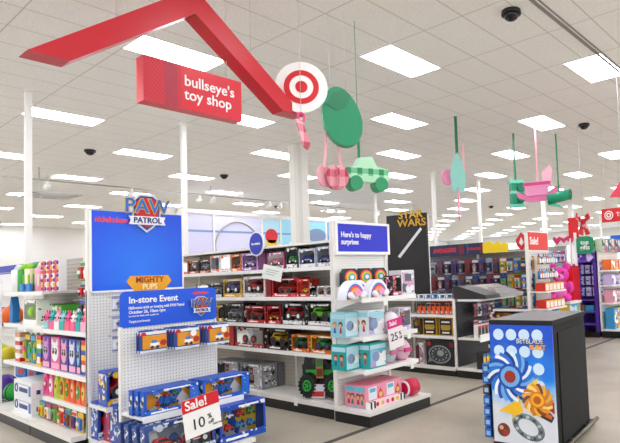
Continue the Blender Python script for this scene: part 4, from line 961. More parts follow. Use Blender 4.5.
link('cable', MB().cyl((-.02,0,.2),(-.02,0,CZ-pk.z),.003,wire,6).mesh('cable'), o)
# pink bauble ornament: two crossing discs with handles
pb = on_x(334, 177, -4.8)
o = thing('hanging_ornament', 'round pink plaid paper bauble hanging right of the white column', 'ornament', pb, FX)
d1 = MB(); d1.disc(0,0,.155,-.008,.008,PPL,28); d1 = d1.mesh('paper_disc')
for k, a in enumerate((0, PI/3, 2*PI/3)): link('paper_disc', d1, o, (.04,0,0), (0,0,a))
d2 = MB(); d2.disc(0,0,.14,-.008,.008,C('#f0b7c2'),28); link('back_disc', d2.mesh('back_disc'), o, (-.1,.06,.01), (0,0,.2))
b = MB()
for x, t in ((-.15,.05),(.12,-.06)): b.prism([(x-.016,.1),(x+.016,.1),(x+t+.016,.55),(x+t-.016,.55)],-.006,.006,STR)
b.box(-.11,.08,-.006,.006,.54,.56,STR)
link('strap', b.mesh('strap'), o); link('cable', MB().cyl((-.02,0,.55),(-.02,0,CZ-pb.z),.003,wire,6).mesh('cable'), o)
gc = on_x(366, 175, -4.7)
o = thing('hanging_ornament', 'mint plaid paper car ornament hanging beside the pink bauble', 'ornament', gc, 1.25); o.scale = (1.08,1,1.08)
b = MB(); b.prism([(-.27,-.02),(-.24,.06),(-.14,.1),(-.1,.19),(.06,.21),(.12,.1),(.26,.07),(.29,-.05),(.2,-.09),(-.2,-.09)],-.06,.06,C('#b9e6c6')); link('body', b.mesh('body'), o)
link('plaid_band', MB().box(-.26,.28,-.066,.066,-.02,.07,GPL).mesh('plaid_band'), o)
for x in (-.16,.17): link('wheel', MB().disc(0,0,.085,-.075,.075,C('#2f9d6e'),20).mesh('wheel'), o, (x,0,-.11))
link('strap', MB().prism([(-.1,.15),(-.07,.15),(-.07,.62),(-.1,.62)],-.006,.006,GST).mesh('strap'), o); link('cable', MB().cyl((-.085,0,.6),(-.085,0,CZ-gc.z),.004,GST,6).mesh('cable'), o)
# mint and pink rocket seen edge-on
rk = on_y(458, 178, 9.3)
o = thing('hanging_ornament', 'long mint and pink paper rocket ornament hanging on a green cord', 'ornament', rk, .95)
b = MB(); b.prism([(-.13,-.3),(.13,-.3),(.17,.05),(.1,.35),(0,.55),(-.1,.35),(-.17,.05)],-.01,.01,C('#9fdcd3')); link('body', b.mesh('body'), o)
b = MB(); b.prism([(-.2,-.75),(.0,-.9),(.2,-.55),(.22,-.2),(-.05,-.2)],-.01,.01,C('#f2a9c4')); link('fin', b.mesh('fin'), o, (0,.02,0), (0,0,1.1))
b = MB(); b.disc(0,0,.17,-.01,.01,C('#ee9abb'),20); link('porthole', b.mesh('porthole'), o, (-.2,.1,.03), (0,0,.5))
link('strap', MB().box(-.03,.03,-.006,.006,.5,CZ-rk.z,C('#1f7a5a')).mesh('strap'), o); link('cable', MB().box(.12,.16,-.006,.006,.1,CZ-rk.z-.6,STR).mesh('cable'), o)
tr = on_y(516, 192, 11.5)
o = thing('hanging_ornament', 'narrow green and mint train ornament hanging on a green cord', 'ornament', tr, .9)
b = MB(); b.box(-.14,.14,-.07,.07,-.28,.2,C('#1f9d78')); b.box(-.16,.16,-.09,.09,-.38,-.3,C('#7fd6bf')); b.box(-.17,.17,-.09,.09,.2,.28,C('#7fd6bf')); b.box(-.145,.145,-.075,.075,-.05,.02,C('#7fd6bf')); link('body', b.mesh('body'), o)
for z in (-.15,.1): link('wheel', MB().disc(0,0,.11,-.12,.12,C('#117a5a'),16).mesh('wheel'), o, (.1,0,z))
link('strap', MB().box(-.025,.025,-.006,.006,.2,CZ-tr.z,C('#1f7a5a')).mesh('strap'), o)
pp = on_y(538, 189, 11)
o = thing('hanging_ornament', 'bright pink paper rocking-horse shaped ornament hanging on a pale cord', 'ornament', pp, .25)
b = MB(); b.prism([(-.5,-.02),(-.45,-.16),(-.2,-.28),(.15,-.28),(.42,-.12),(.5,.05),(.4,.02),(.1,-.14),(-.2,-.14)],-.02,.02,C('#f08cc0')); link('rocker', b.mesh('rocker'), o)
b = MB(); b.prism([(-.25,-.15),(.2,-.15),(.25,.1),(-.3,.1)],-.06,.06,C('#f4a6cf')); b.box(-.31,.28,-.065,.065,.08,.15,C('#e2559c')); link('body', b.mesh('body'), o)
b = MB(); b.prism([(.12,.1),(.3,.15),(.34,.4),(.28,.5),(.1,.36)],-.03,.03,C('#f7c4d8')); link('head', b.mesh('head'), o)
link('strap', MB().box(-.02,.02,-.006,.006,.1,CZ-pp.z,STR).mesh('strap'), o)
gq = on_y(559, 197, 11)
o = thing('hanging_ornament', 'teal paper drum ornament hanging tilted beside the pink one', 'ornament', gq, .2); o.scale = (.8, .8, .8)

b = MB(); b.cyl((-.3,-.04,-.05),(.3,.04,.05), .14, C('#17a27c'), 18); b.torus((.3,.04,.05),.13,.02,C('#0d8464'),18,6,'x'); link('drum', b.mesh('drum'), o); b = MB(); b.prism([(-.35,-.08),(-.1,-.15),(.1,-.3),(-.3,-.2)],-.02,.02,C('#5fd0b0')); link('ribbon', b.mesh('ribbon'), o)
link('strap', MB().box(-.02,.02,-.006,.006,.1,CZ-gq.z,C('#1f8a5e')).mesh('strap'), o)
tp = on_y(617, 192, 9)
o = thing('hanging_ornament', 'red paper ornament cut by the right edge of the picture', 'ornament', tp, .3); link('paper', MB().prism([(-.12,-.08),(.3,-.1),(.3,.2),(.05,.16)],-.02,.02,C('#e4526a')).mesh('paper'), o); link('cable', MB().cyl((.1,0,.15),(.1,0,CZ-tp.z),.004,wire,6).mesh('cable'), o)
# red department sign at the right
rd = on_y(602, 216, 12)
o = thing('department_sign', 'red hanging sign with white bullseye emblem at the right edge', 'sign', (rd.x, 12, rd.z))
link('board', MB().box(0,.95,-.02,.02,-.15,.15,C('#e0202c')).mesh('board'), o)
b = MB(); b.disc(.16,0,.1,-.024,-.02,WHITE,24); b.disc(.16,0,.075,-.026,-.024,C('#e0202c'),22); b.disc(.16,0,.055,-.028,-.026,WHITE,20); b.disc(.16,0,.028,-.03,-.028,C('#e0202c'),14); link('emblem', b.mesh('emblem'), o)
text('Target', .13, WHITE, o, (.32,-.022,0), .015)
for x in (.1,.85): link('cable', MB().cyl((x,0,.15),(x,0,CZ-rd.z),.004,wire,6).mesh('cable'), o)
# blue round sign at the left edge
lb = on_y(-2, 258, 3.2)
o = thing('aisle_sign', 'blue round aisle sign cut by the left edge of the picture', 'sign', lb); b = MB(); b.disc(0,0,.16,-.02,0,C('#dfe3ee'),24); b.disc(0,0,.14,-.024,-.02,C('#1748d0'),24); link('disc', b.mesh('disc'), o); link('stem', MB().box(-.01,.01,0,.02,-lb.z,-.1,WHITE).mesh('stem'), o)

# ================================================================== BLACK KIOSK
kz = math.radians(6)
ko = thing('display_kiosk', 'black freestanding display kiosk with a blue spinning-top poster on its front', 'display stand', (-2.665, 4.385, 0), kz)
KB = C('#0c0c0e', .85); KT = C('#5a5a5d', .4)
kw, kd, kh = .605, 1.04, 1.172
link('body', MB().box(.012,kw-.012,.012,kd,.0,kh-.04,KB).mesh('body'), ko)
b = MB().box(-.004,kw+.004,0,kd+.01,kh-.04,kh,C('#161618',.8)); b.box(-.003,kw+.003,.002,kd+.008,kh,kh+.003,KT); link('top', b.mesh('top'), ko)
link('side_panel', MB().box(kw-.012,kw+.0,.16,kd-.02,.06,kh-.12,C('#131315',.85)).mesh('side_panel'), ko)
link('base', MB().box(-.005,kw+.02,-.01,kd+.05,0,.05,C('#1a1a1c')).mesh('base'), ko)
link('bumper_rail', MB().cyl((kw+.05,.1,.06),(kw+.05,kd+.08,.06),.018,C('#6a6255',.4,.3),8).box(kw,kw+.05,.3,.33,.05,.07,DARK).box(kw,kw+.05,.8,.83,.05,.07,DARK).mesh('bumper_rail'), ko)
mt, nt, b = nodes_mat('poster_print')
tc = nt.nodes.new('ShaderNodeTexCoord'); s = nt.nodes.new('ShaderNodeSeparateXYZ'); nt.links.new(tc.outputs['Object'], s.inputs[0])
nz = nt.nodes.new('ShaderNodeTexNoise'); nz.inputs['Scale'].default_value = 4; nt.links.new(tc.outputs['Object'], nz.inputs['Vector'])
v = mth(nt, 'ADD', s.outputs[2], mth(nt, 'MULTIPLY', mth(nt, 'SUBTRACT', nz.outputs[0], .5), .5))
r = nt.nodes.new('ShaderNodeValToRGB'); e = r.color_ramp.elements
e[0].position = .3; e[0].color = lin('#d9dde6'); e[1].position = .56; e[1].color = lin('#8cc6f2')
x = e.new(.72); x.color = lin('#1e8fea'); x = e.new(1.0); x.color = lin('#0b5fd2')
nt.links.new(v, r.inputs[0]); nt.links.new(r.outputs[0], b.inputs['Base Color']); b.inputs['Roughness'].default_value = .35
po = link('poster', MB().box(.0,kw-.0,-.004,.012,.055,kh-.042,mt).mesh('poster'), ko)
DOT = C('#cfe6f8')
b = MB()
for rr in range(4):
    for q in range(4):
        if rr >= 2 and q < 3: continue
        b.disc(.09+.125*q, kh-.13-.15*rr, .052, -.006, -.004, DOT, 20)
link('printed_dots', b.mesh('printed_dots'), po)
t_ = text('BEYBLADE', .064, C('#23262e'), po, (.27,-.008,kh-.19), .03, xs=.85); t_ = text('BEYBLADE', .064, C('#dfe4ea'), po, (.266,-.01,kh-.186), .0, xs=.86)
text('BURST', .06, C('#f2b62a'), po, (.39,-.01,kh-.24), .03, xs=.85)
def swirl(cx, cz, R, cols, n, y0, core):
    b = MB()
    for k in range(n):
        t = 2*PI*k/n; pts = []
        for j in range(6): a = t+j*.14; pts.append((cx+R*(.45+.11*j)*math.cos(a), cz+R*(.45+.11*j)*math.sin(a)))
        for j in range(5, -1, -1): a = t+2*PI/n*.8+j*.12; pts.append((cx+R*(.42+.1*j)*math.cos(a), cz+R*(.42+.1*j)*math.sin(a)))
        b.prism(pts, y0-.001*(k % 3), -.0045, cols[k % len(cols)])
    b.disc(cx,cz,R*.5,y0-.004,y0,cols[0],20); b.disc(cx,cz,R*.4,y0-.006,y0-.004,cols[1],18); b.disc(cx,cz,R*.24,y0-.008,y0-.006,core,14)
    return b
a = swirl(.19,.66,.235,[C('#1f5fc0'),C('#7db8ea'),C('#2f86dc'),C('#dfeefa'),C('#174a9a'),C('#2f86dc'),C('#f4f8fc')],25,-.007,C('#a3341f')); link('printed_top', a.mesh('printed_top'), po)
a = swirl(.44,.47,.15,[C('#d98a1f'),C('#f0b934'),C('#8a4a1a'),C('#e6a528'),C('#f8dc8a')],17,-.009,C('#c26a1a')); link('printed_top', a.mesh('printed_top'), po)
b = MB(); b.prism([(.06,.34),(.22,.44),(.26,.5),(.3,.36),(.24,.3),(.22,.18),(.19,.32)],-.007,-.004,C('#f3c62c')); b.prism([(.36,.63),(.46,.66),(.42,.58),(.47,.52),(.35,.56)],-.0072,-.004,C('#f6cf2e')); link('printed_flames', b.mesh('printed_flames'), po)
b = MB(); b.torus((.34,-.004,.22),.12,.032,C('#6f7d7f'),22,5); 
for v_ in b.bm.verts: v_.co.y = -.004+(v_.co.y+.004)*.2; v_.co.z = .22+(v_.co.z-.22)*.75-(v_.co.x-.34)*.25
for k in range(12): t = 2*PI*k/12; b.box(.34+.12*math.cos(t)-.014,.34+.12*math.cos(t)+.014,-.013,-.009,.22+.09*math.sin(t)-.03*math.cos(t)-.012,.22+.09*math.sin(t)-.03*math.cos(t)+.012,(C('#3d4a4c'),C('#b9c6c8'))[k % 2])
link('printed_ring', b.mesh('printed_ring'), po)
b = MB(); b.prism([(.34,.37),(.56,.28),(.585,.33),(.52,.4),(.4,.42)],-.0065,-.004,C('#2f2a2c')); b.prism([(.4,.37),(.56,.31),(.57,.34),(.44,.4)],-.008,-.0065,C('#d8742a')); b.prism([(.5,.42),(.59,.36),(.59,.46)],-.008,-.004,C('#b23324')); link('printed_blade', b.mesh('printed_blade'), po)
b = MB(); b.disc(.1,.17,.062,-.006,-.004,C('#7c3424'),16); b.disc(.08,.19,.02,-.009,-.006,C('#d9b39a'),8); b.disc(.12,.15,.03,-.009,-.006,C('#a8482f'),10); link('printed_knob', b.mesh('printed_knob'), po)
# side rack of blue packs
rk_ = thing('side_rack', 'narrow rack of blue packs on the left side of the kiosk', 'rack', (-2.665, 4.385, 0), kz)
link('rack_frame', MB().box(-.04,-.006,.06,.09,.05,.8,C('#2a2a2e')).box(-.04,-.006,.3,.33,.05,.8,C('#2a2a2e')).mesh('rack_frame'), rk_)
for k in range(7):
    P_ = Vector((-2.665, 4.385, 0))+Matrix.Rotation(kz, 3, 'Z') @ Vector((-.075, .03, .07+.1*k))
    c = C('#2a6fc0') if k != 4 else C('#3a2c28'); b = MB(); b.box(-.035,.03,0,.3,0,.085,c); b.box(-.02,.02,-.002,0,.02,.06,C('#9cc4e8'))
    put('spinner_pack', [('pack', b.mesh('pack'), (0,0,0))], '%s pack on the kiosk side rack, %s from bottom' % ('dark brown' if k == 4 else 'small blue', ORD[k+1]), 'toy pack', P_, kz, 'packs on the kiosk side rack')

# ================================================================== FILM TOY UNIT behind the middle unit (low gondola)
SW = gondola('gondola', 'low dark-stocked shelving unit behind the middle unit, under the black film panel', -8.4, -4.86, 7.0, 7.42, [.95, .61], 1.19, section=1.18, deckz=.14, decky=6.93, topshelf=1.2)
link('end_post', MB().box(0,.05,-.43,.0,.14,1.2,SHELFW).mesh('end_post'), SW, (1.72,0,0))
def rowy(its, Y, py, z, where, group, cat='toy box', side='left'):
    n = len(its)
    for k, it in enumerate(its):
        a = on_y(it[0], py, Y).x; c = on_y(it[1], py, Y).x; name, parts = it[2]((c-a)*.94)
        put(name, parts, '%s, %s %s' % (it[3], nth(k+1, n, side), where), cat, ((a+c)/2, Y, z), 0, group)
cols = [C('#6b6f78'),C('#4b4d55'),C('#8a8d94'),C('#e8662c'),C('#d8552a'),C('#3a2c2c'),C('#e26a30'),C('#b8442a')]
rowy([(417.5+4.7*k, 422+4.7*k, (lambda c: lambda w: ('figure_pack', P_box(w,.19,.12,c,ART(['#20202a','#d8d8dc','#e8702c','#3c3e46'],26,seedw=k),None)))(cols[k]), ('grey','dark grey','pale grey','orange','orange','dark brown','orange','rust')[k]+' boxed figure pack') for k in range(8)], 7.03, 325, .951, 'on the low unit top row', 'boxed figure packs on the low unit')
def goldbox(w):
    b = MB(); h = .29; G = C('#c9a544'); b.box(-w/2,w/2,0,.15,0,h,G); b.box(-w*.44,w*.44,-.003,0,h*.06,h*.94,C('#17171a'))
    for z, s, m_ in ((.76,.3,WHITE),(.55,.34,G),(.45,.36,G),(.36,.3,G),(.18,.26,WHITE)): b.box(-w*s,w*s,-.005,-.003,h*z-.012,h*z+.012,m_)
    return [('carton', b.mesh('carton'), (0,0,0))]
rowy([(414,421,lambda w:('toy_box',P_box(w,.25,.15,C('#6a5034'),ART(['#6a5034','#a8843e','#3a2a20'],16))),'brown boxed game'),
      (423.5,438,lambda w:('game_box',goldbox(w)),'black box with gold frame and lettering bars'),(439.5,454,lambda w:('game_box',goldbox(w)),'black box with gold frame and lettering bars')], 7.03, 350, .611, 'on low unit middle shelf', 'boxes on the low unit middle shelf')
def diskbox(w):
    b = MB(); h = .4; b.box(-w/2,w/2,0,.15,0,h,C('#1c1b1f')); b.disc(-.02*w,h*.45,w*.4,-.004,0,C('#8d9298'),26,h*.36)
    b.disc(-.02*w,h*.45,w*.36,-.006,-.004,C('#3d4146'),26,h*.31); b.disc(.02*w,h*.5,w*.12,-.009,-.006,C('#9aa0a6'),16,h*.12); b.prism([(-.46*w,h*.12),(-.3*w,h*.16),(-.25*w,h*.4),(-.36*w,h*.36)],-.006,0,C('#7d8288'))
    for k in range(12): t = 2*PI*k/12; b.box(w*(.26*math.cos(t)-.02)-.02*w,w*(.26*math.cos(t)+.02)-.02*w,-.009,-.006,h*(.45+.23*math.sin(t))-.01,h*(.45+.23*math.sin(t))+.01,C('#a9aeb4'))
    b.disc(-.4*w,h*.86,.035,-.004,0,RED,12); b.disc(.4*w,h*.84,.04,-.004,0,C('#8a2430'),10)
    return [('carton', b.mesh('carton'), (0,0,0))]
rowy([(416,419,lambda w:('toy_box',P_box(w,.3,.1,C('#5a2c34'),None)),'narrow dark red box'),(419.5,424,lambda w:('toy_box',P_box(w,.34,.12,C('#dcd6d6'),ART(['#e8e2e2','#c88a96','#7d7a86'],14))),'narrow pale box'),
      (426,455.5,lambda w:('toy_box',diskbox(w)),'large black box with grey disc-shaped craft')], 6.98, 360, .141, 'on the low unit base', 'boxes on the low unit base')
for k in range(5):
    a = on_y(420+7*k, 298, 7.1); put('toy_box', P_box(.14,.07,.15,(WHITE,C('#c7ccd6'),C('#5d8fd0'))[k % 3],ART(['#eeeeee','#6a93c8','#3c3e46'],20)), 'flat pale blue box lying on top of the low unit, %s' % nth(k+1, 5), 'toy box', (a.x, 7.1, 1.201), 0, 'flat boxes on top of the low unit')
# end of the low unit
SE = thing('endcap', 'end shelves of the low unit with yellow-black packs at the base', 'shelving', (-4.82, 7.42, 0), FX)
link('pegboard', MB().box(-.42,.45,0,.03,.14,1.16,PEGB).mesh('pegboard'), SE)
link('base_deck', MB().box(-.5,.5,-.52,.0,.11,.145,SHELFW).mesh('base_deck'), SE); link('kick_plate', MB().box(-.49,.49,-.5,0,0,.11,BLACK).mesh('kick_plate'), SE)
s_ = link('shelf', MB().box(-.44,.5,-.4,0,.57,.6,SHELFW).mesh('shelf'), SE); link('price_rail', MB().box(-.44,.5,-.42,-.4,.55,.66,WHITE).mesh('price_rail'), s_)
link('top_shelf', MB().box(-.42,.75,-.42,-.01,1.165,1.2,WHITE).box(.0,.75,-.01,.45,1.165,1.2,WHITE).mesh('top_shelf'), SE)
for k in range(6): put('figure_pack', P_box(.085,.2,.08,C('#e9e2e0'),C('#2a2426'),C('#c8303a')), 'small white pack with dark window on the low end shelf, %s' % nth(k+1, 6), 'toy pack', (-4.46, 7.05+.1*k, .601), FX, 'small white packs on the low end shelf')
for k in range(7): put('figure_pack', P_box(.085,.24,.12,C('#2a2a2c'),ART(['#e2b52a','#1c1c1e','#f0d040','#2a2a2c'],18,seedw=1),C('#2f7fc4')), 'yellow and black pack with blue top on the low end base, %s' % nth(k+1, 7), 'toy pack', (-4.36, 7.0+.1*k, .146), FX, 'yellow and black packs on the low end base')
dk = [C('#2b2b30'),C('#c9c9d2'),C('#8a2026'),C('#3a2a4a')]
for r_ in range(2):
    for k in range(5):
        link('peg_hook', hook, SE, (-.1+.13*k,0,1.1-.27*r_))
        put('figure_card', P_card(.11,.22,dk[(k+r_) % 4],(RED,WHITE,BLUE)[k % 3],C('#6d6d78'),dk[(k+2) % 4],.04), 'dark carded figure hanging under the slanted case, %s row, %s' % (('upper','lower')[r_], nth(k+1, 5)), 'toy pack', (-4.66, 7.32+.13*k, .9-.27*r_), FX, 'dark carded figures under the slanted case')
cs_ = thing('display_case', 'slanted grey display case with black end on top of the low unit', 'display case', (-4.6, 7.5, 1.2), FX)
link('case', MB().prism([(-.3,0),(.28,0),(.28,.2),(.2,.2),(-.3,.05)], -.5, .72, C('#8f8e92',.25), 'x').mesh('case'), cs_)
link('end_cover', MB().prism([(-.305,0),(.285,0),(.285,.206),(.2,.206),(-.305,.056)], -.505, -.06, C('#2b2a2e'), 'x').mesh('end_cover'), cs_)
link('swoosh', MB().prism([(.0,-.2),(.06,-.22),(.2,-.02),(.12,.02),(.1,-.1)], .155, .16, C('#c0283a'), 'z').mesh('swoosh'), cs_, (0,.0,-.005), (.0,0,0))
# black film panel
fp = on_y(391, 298, 7.62)
FL, FR = on_y(391, 260, 7.62).x, on_y(426, 260, 7.62).x
fs = thing('display_sign', 'tall black panel with gold film lettering behind the blue header sign', 'sign', ((FL+FR)/2, 7.62, 0), .2)
hw = (FR-FL)/2
FILM = ART(['#101013','#141418','#1a171b','#121216'], 3, .5)
link('board', MB().box(-hw,hw,-.02,.03,1.2,2.72,FILM).mesh('board'), fs); link('base', MB().box(-hw,hw,-.05,.06,0,1.2,C('#141416')).mesh('base'), fs)
text('STAR', .185, C('#0c0c0c'), fs, (.1,-.03,2.7), .05, 'CENTER', 1.15); text('WARS', .19, C('#0c0c0c'), fs, (.12,-.03,2.55), .05, 'CENTER', 1.12)
text('STAR', .185, C('#e0b83c'), fs, (.1,-.036,2.7), .015, 'CENTER', 1.15, depth=.006); text('WARS', .19, C('#d8ab34'), fs, (.12,-.036,2.55), .015, 'CENTER', 1.12, depth=.006)
link('beam_print', MB().prism([(-.2,1.95),(-.15,1.92),(.32,2.42),(.29,2.46)],-.024,-.02,C('#d5d8de')).mesh('beam_print'), fs)
wf = on_y(427.5, 250, 8.2)
o = thing('standing_frame', 'narrow white upright frame right of the black film panel', 'frame', (wf.x, 8.2, 0)); link('frame', MB().box(-.03,.03,-.03,.03,0,2.75,WHITE).mesh('frame'), o)

# ================================================================== HERO FIGURE WALL (next run)
HW = gondola('gondola', 'long grey peg wall of hero figures under navy header signs', -8.6, -4.75, 9.3, 9.62, [.86, .5], 1.98, peg=peg_material('dark_grey_pegboard', '#77757a', '#4a484c', .05, .2), section=1.28, deckz=.14)
hl = on_y(425, 250, 9.4).x; hm2 = on_y(466, 250, 9.4).x; hr = on_y(483, 250, 9.4).x; hy = on_y(508.5, 250, 9.4).x
for (a, c, lab, tx, sz) in ((hl, hm2, 'wide navy header sign with red lettering above the hero wall', 'AVENGERS', .13), (hm2+.01, hr, 'short navy header sign with red lettering beside yellow header', 'AVENGERS', .07)):
    o = thing('header_sign', lab, 'sign', ((a+c)/2, 9.4, 1.96), 0, None); link('board', MB().box(-(c-a)/2,(c-a)/2,-.01,.01,0,.24,C('#1b2350')).mesh('board'), o)
    text(tx, sz, C('#e8303c'), o, (0,-.012,.12), .02, 'CENTER', .95); 
    link('stripe', MB().box((c-a)*.34,(c-a)*.46,-.0125,-.01,.02,.22,C('#7a1f3a')).mesh('stripe'), o); link('stripe', MB().box(-(c-a)*.46,-(c-a)*.38,-.0125,-.01,.02,.22,C('#3d5a8f')).mesh('stripe'), o)
o = thing('header_sign', 'jagged yellow header sign right of the navy headers', 'sign', ((hr+hy)/2, 9.4, 1.98)); w2 = (hy-hr)/2
link('board', MB().prism([(-w2,0),(w2,0),(w2,.14),(w2*.7,.2),(w2*.5,.15),(w2*.2,.22),(-w2*.1,.17),(-w2*.5,.24),(-w2,.19)],-.01,.01,C('#f6d81e')).mesh('board'), o)
text('SAVINGS', .12, C('#fff3a0'), o, (0,-.012,.08), .01, 'CENTER', 1.2) if False else None
pal2 = ['#24242b','#3a3c46','#5b1f28','#1f3a78','#8f939c','#6a2030','#2b2b33','#4a4d57','#1e2e5c','#7d2430']
pal3 = ['#2f6fd0','#8a7a2c','#c9a52e','#24366e','#3a7d4a','#c9c4bc','#a8802a','#5aa06a']
nc = 15
for r_ in range(4):
    zt = (1.88, 1.55, 1.2, .8)[r_]
    if r_ == 3: continue
    for k in range(nc):
        px = 428+7.0*k; x = on_y(px, 275, 9.26).x; x2 = on_y(px+7, 275, 9.26).x; wd = (x2-x)*.95
        p_ = pal2 if px < 494 else pal3
        c1, c2, c3, c4 = (C(p_[(k*3+r_*5+q*2) % len(p_)]) for q in range(4)); c2 = (C('#8a8e98'),C('#8a1f2a'),C('#c8c8ce'),C('#2a3f86'))[(k+r_) % 4]
        link('peg_hook', hook, HW, (x+wd/2+6.675, 0, zt-.02))
        put('figure_card', P_card(round(wd,2), .32, c1, c2, c3, c4, .06), '%s carded hero figure, %s row, %s on the grey peg wall' % ('dark' if p_ is pal2 else 'bright', ORD[r_+1], nth(k+1, nc)), 'toy pack', (x+wd/2, 9.3, zt-.32), 0, 'carded figures on the grey peg wall')
for (z, h, wh) in ((.861,.24,'upper shelf'),(.501,.27,'lower shelf'),(.141,.28,'base')):
    for k in range(9):
        px = 467+7.2*k; x = on_y(px, 320, 9.34).x; x2 = on_y(px+7, 320, 9.34).x
        c = pal3[(k*5+int(z*10)) % 8] if k > 3 else pal2[(k*3) % 10]
        put('toy_box', P_box(round((x2-x)*.93,2), h, .2, C(c), ART([c,'#24242b','#d8b02c','#3a4c8f','#b8322e',c], 12, seedw=k % 3), None, [(.1,.5,.72,.9,(WHITE,YEL,RED)[k % 3])]), 'boxed hero toy on the peg wall %s, %s' % (wh, nth(k+1, 9)), 'toy box', ((x+x2)/2, 9.36, z), 0, 'boxed toys below the grey peg wall')
b = MB(); b.prism([(0,.0),(.1,.1),(.12,.22),(0,.36),(-.12,.22),(-.1,.1)],-.01,.01,C('#d8323c')); b.prism([(0,.1),(.05,.16),(0,.27),(-.05,.16)],-.012,-.01,WHITE)
p = on_y(522, 250, 9.4); o = thing('topper_sign', 'red diamond-shaped topper sign right of the yellow header', 'sign', (p.x, 9.4, 1.98)); link('board', b.mesh('board'), o)

# ================================================================== SALE ENDCAP
SY0, SY1 = 9.2, 10.05; sm = (SY0+SY1)/2
SC = thing('endcap', 'white pegboard endcap of bright bottles under the red sale sign', 'shelving', (-4.68, sm, 0), FX)
link('pegboard', MB().box(-.43,.43,0,.03,.14,1.95,PEGW).mesh('pegboard'), SC)
for x in (-.45,.415): link('upright', MB().box(x,x+.035,-.02,.04,0,2.3,SHELFW).mesh('upright'), SC)
link('base_deck', MB().box(-.43,.43,-.5,0,.11,.145,SHELFW).mesh('base_deck'), SC); link('kick_plate', MB().box(-.42,.42,-.48,0,0,.11,BLACK).mesh('kick_plate'), SC)
for z in (1.2,.88,.56): link('shelf', MB().box(-.43,.43,-.36,0,z-.025,z,SHELFW).mesh('shelf'), SC)
o = thing('sale_sign', 'large red sale sign with white lettering above the bottle endcap', 'sign', (-4.66, sm, 1.98), FX); link('board', MB().box(-.41,.41,-.012,.01,0,.34,C('#e5322c')).mesh('board'), o); link('frame', MB().box(-.43,.43,-.005,.015,-.03,.0,WHITE).box(-.43,.43,-.005,.015,.34,.36,WHITE).mesh('frame'), o)
text('Sale!', .2, WHITE, o, (-.38,-.014,.17), .02)
bp = ['#c9a36a','#3f86c9','#b8c4d2','#6a4a8a','#e0823a','#4aa0b8','#d8d2c8','#8a9fc0']
def bottle(c, c2):
    b = MB(); b.cyl((0,.04,0),(0,.04,.14),.035,c,10); b.cyl((0,.04,.14),(0,.04,.17),.035,c2,10,.014); b.cyl((0,.04,.17),(0,.04,.2),.014,c2,8); b.box(-.03,.03,.002,.01,.03,.11,WHITE)
    return [('bottle', b.mesh('bottle'), (0,0,0))]
BT = [bottle(C(bp[k]), C(bp[(k+3) % 8])) for k in range(8)]
for r_ in range(2):
    for k in range(8):
        link('peg_hook', hook, SC, (-.355+.1*k,0,1.9-.28*r_))
        put('toy_bottle', BT[(k*3+r_) % 8], 'small bright bottle hanging below the red sale sign, %s row, %s' % (ORD[r_+1], nth(k+1, 8)), 'bottle', (-4.9+.03, SY0+.07+.1*k, 1.69-.28*r_), FX, 'bottles below the red sale sign') if False else put('toy_bottle', BT[(k*3+r_) % 8], 'small bright bottle hanging below the red sale sign, %s row, %s' % (ORD[r_+1], nth(k+1, 8)), 'bottle', (-4.45, SY0+.07+.1*k, 1.7-.28*r_), FX, 'bottles below the red sale sign')
for r_, z in enumerate((1.2,.88,.56)):
    for k in range(5):
        put('toy_box', P_box(.155,.15,.2,C('#d8402c') if r_ < 2 else C('#7a3a4a'),C('#f2e6d8') if r_ < 2 else C('#c9b0b8'),C('#f3c86a') if r_ < 2 else None), '%s box on the bottle endcap shelf, %s shelf, %s' % (('red and white','red and white','dark rose')[r_], ORD[r_+1], nth(k+1, 5)), 'toy box', (-4.36, SY0+.09+.167*k, z+.001), FX, 'boxes on the bottle endcap')

# ================================================================== GREY RUN WITH HEART HEADER, PINK PLUSH, RED FRAME
GR = gondola('gondola', 'grey peg wall with pink heart header behind the bottle endcap', -8.4, -5.35, 12.2, 12.6, [1.1,.62], 2.15, peg=PEGG, section=1.0, deckz=.14)
a = on_y(548, 245, 12.2).x; c = on_y(576, 245, 12.2).x
o = thing('header_sign', 'white header strip with pink hearts on the grey peg wall', 'sign', ((a+c)/2, 12.55, 2.15)); link('board', MB().box(-(c-a)/2,(c-a)/2,-.01,.01,0,.28,C('#f0e4e6')).mesh('board'), o)
for k in range(4):
    h = MB(); S = .08 if k % 2 else .11; h.prism([(0,-S),(S,.1*S),(S*.9,.75*S),(S*.45,.8*S),(0,.4*S),(-S*.45,.8*S),(-S*.9,.75*S),(-S,.1*S)],-.02,-.01,C('#e0487e')); link('heart', h.mesh('heart'), o, (-(c-a)/2+(c-a)*(k+.5)/4,0,.14))
for r_ in range(3):
    for k in range(4):
        x = on_y(551+4.2*k, 270, 12.15).x
        put('figure_card', P_card(.11,.3,C(('#d8e2ee','#7db0d8','#e2dcea','#5a78b8')[k]),C(('#3a6ab8','#d83a6a')[k % 2]),C(('#eef4fa','#c7d6e8')[r_ % 2]),C(('#7a4aa0','#2a6fb0','#d84a7a')[r_]),.05), 'pale blue carded toy left of the pink plush, %s row, %s' % (ORD[r_+1], nth(k+1, 4)), 'toy pack', (x, 12.12, (1.72,1.36,.98)[r_]-.0), 0, 'carded toys left of the pink plush')
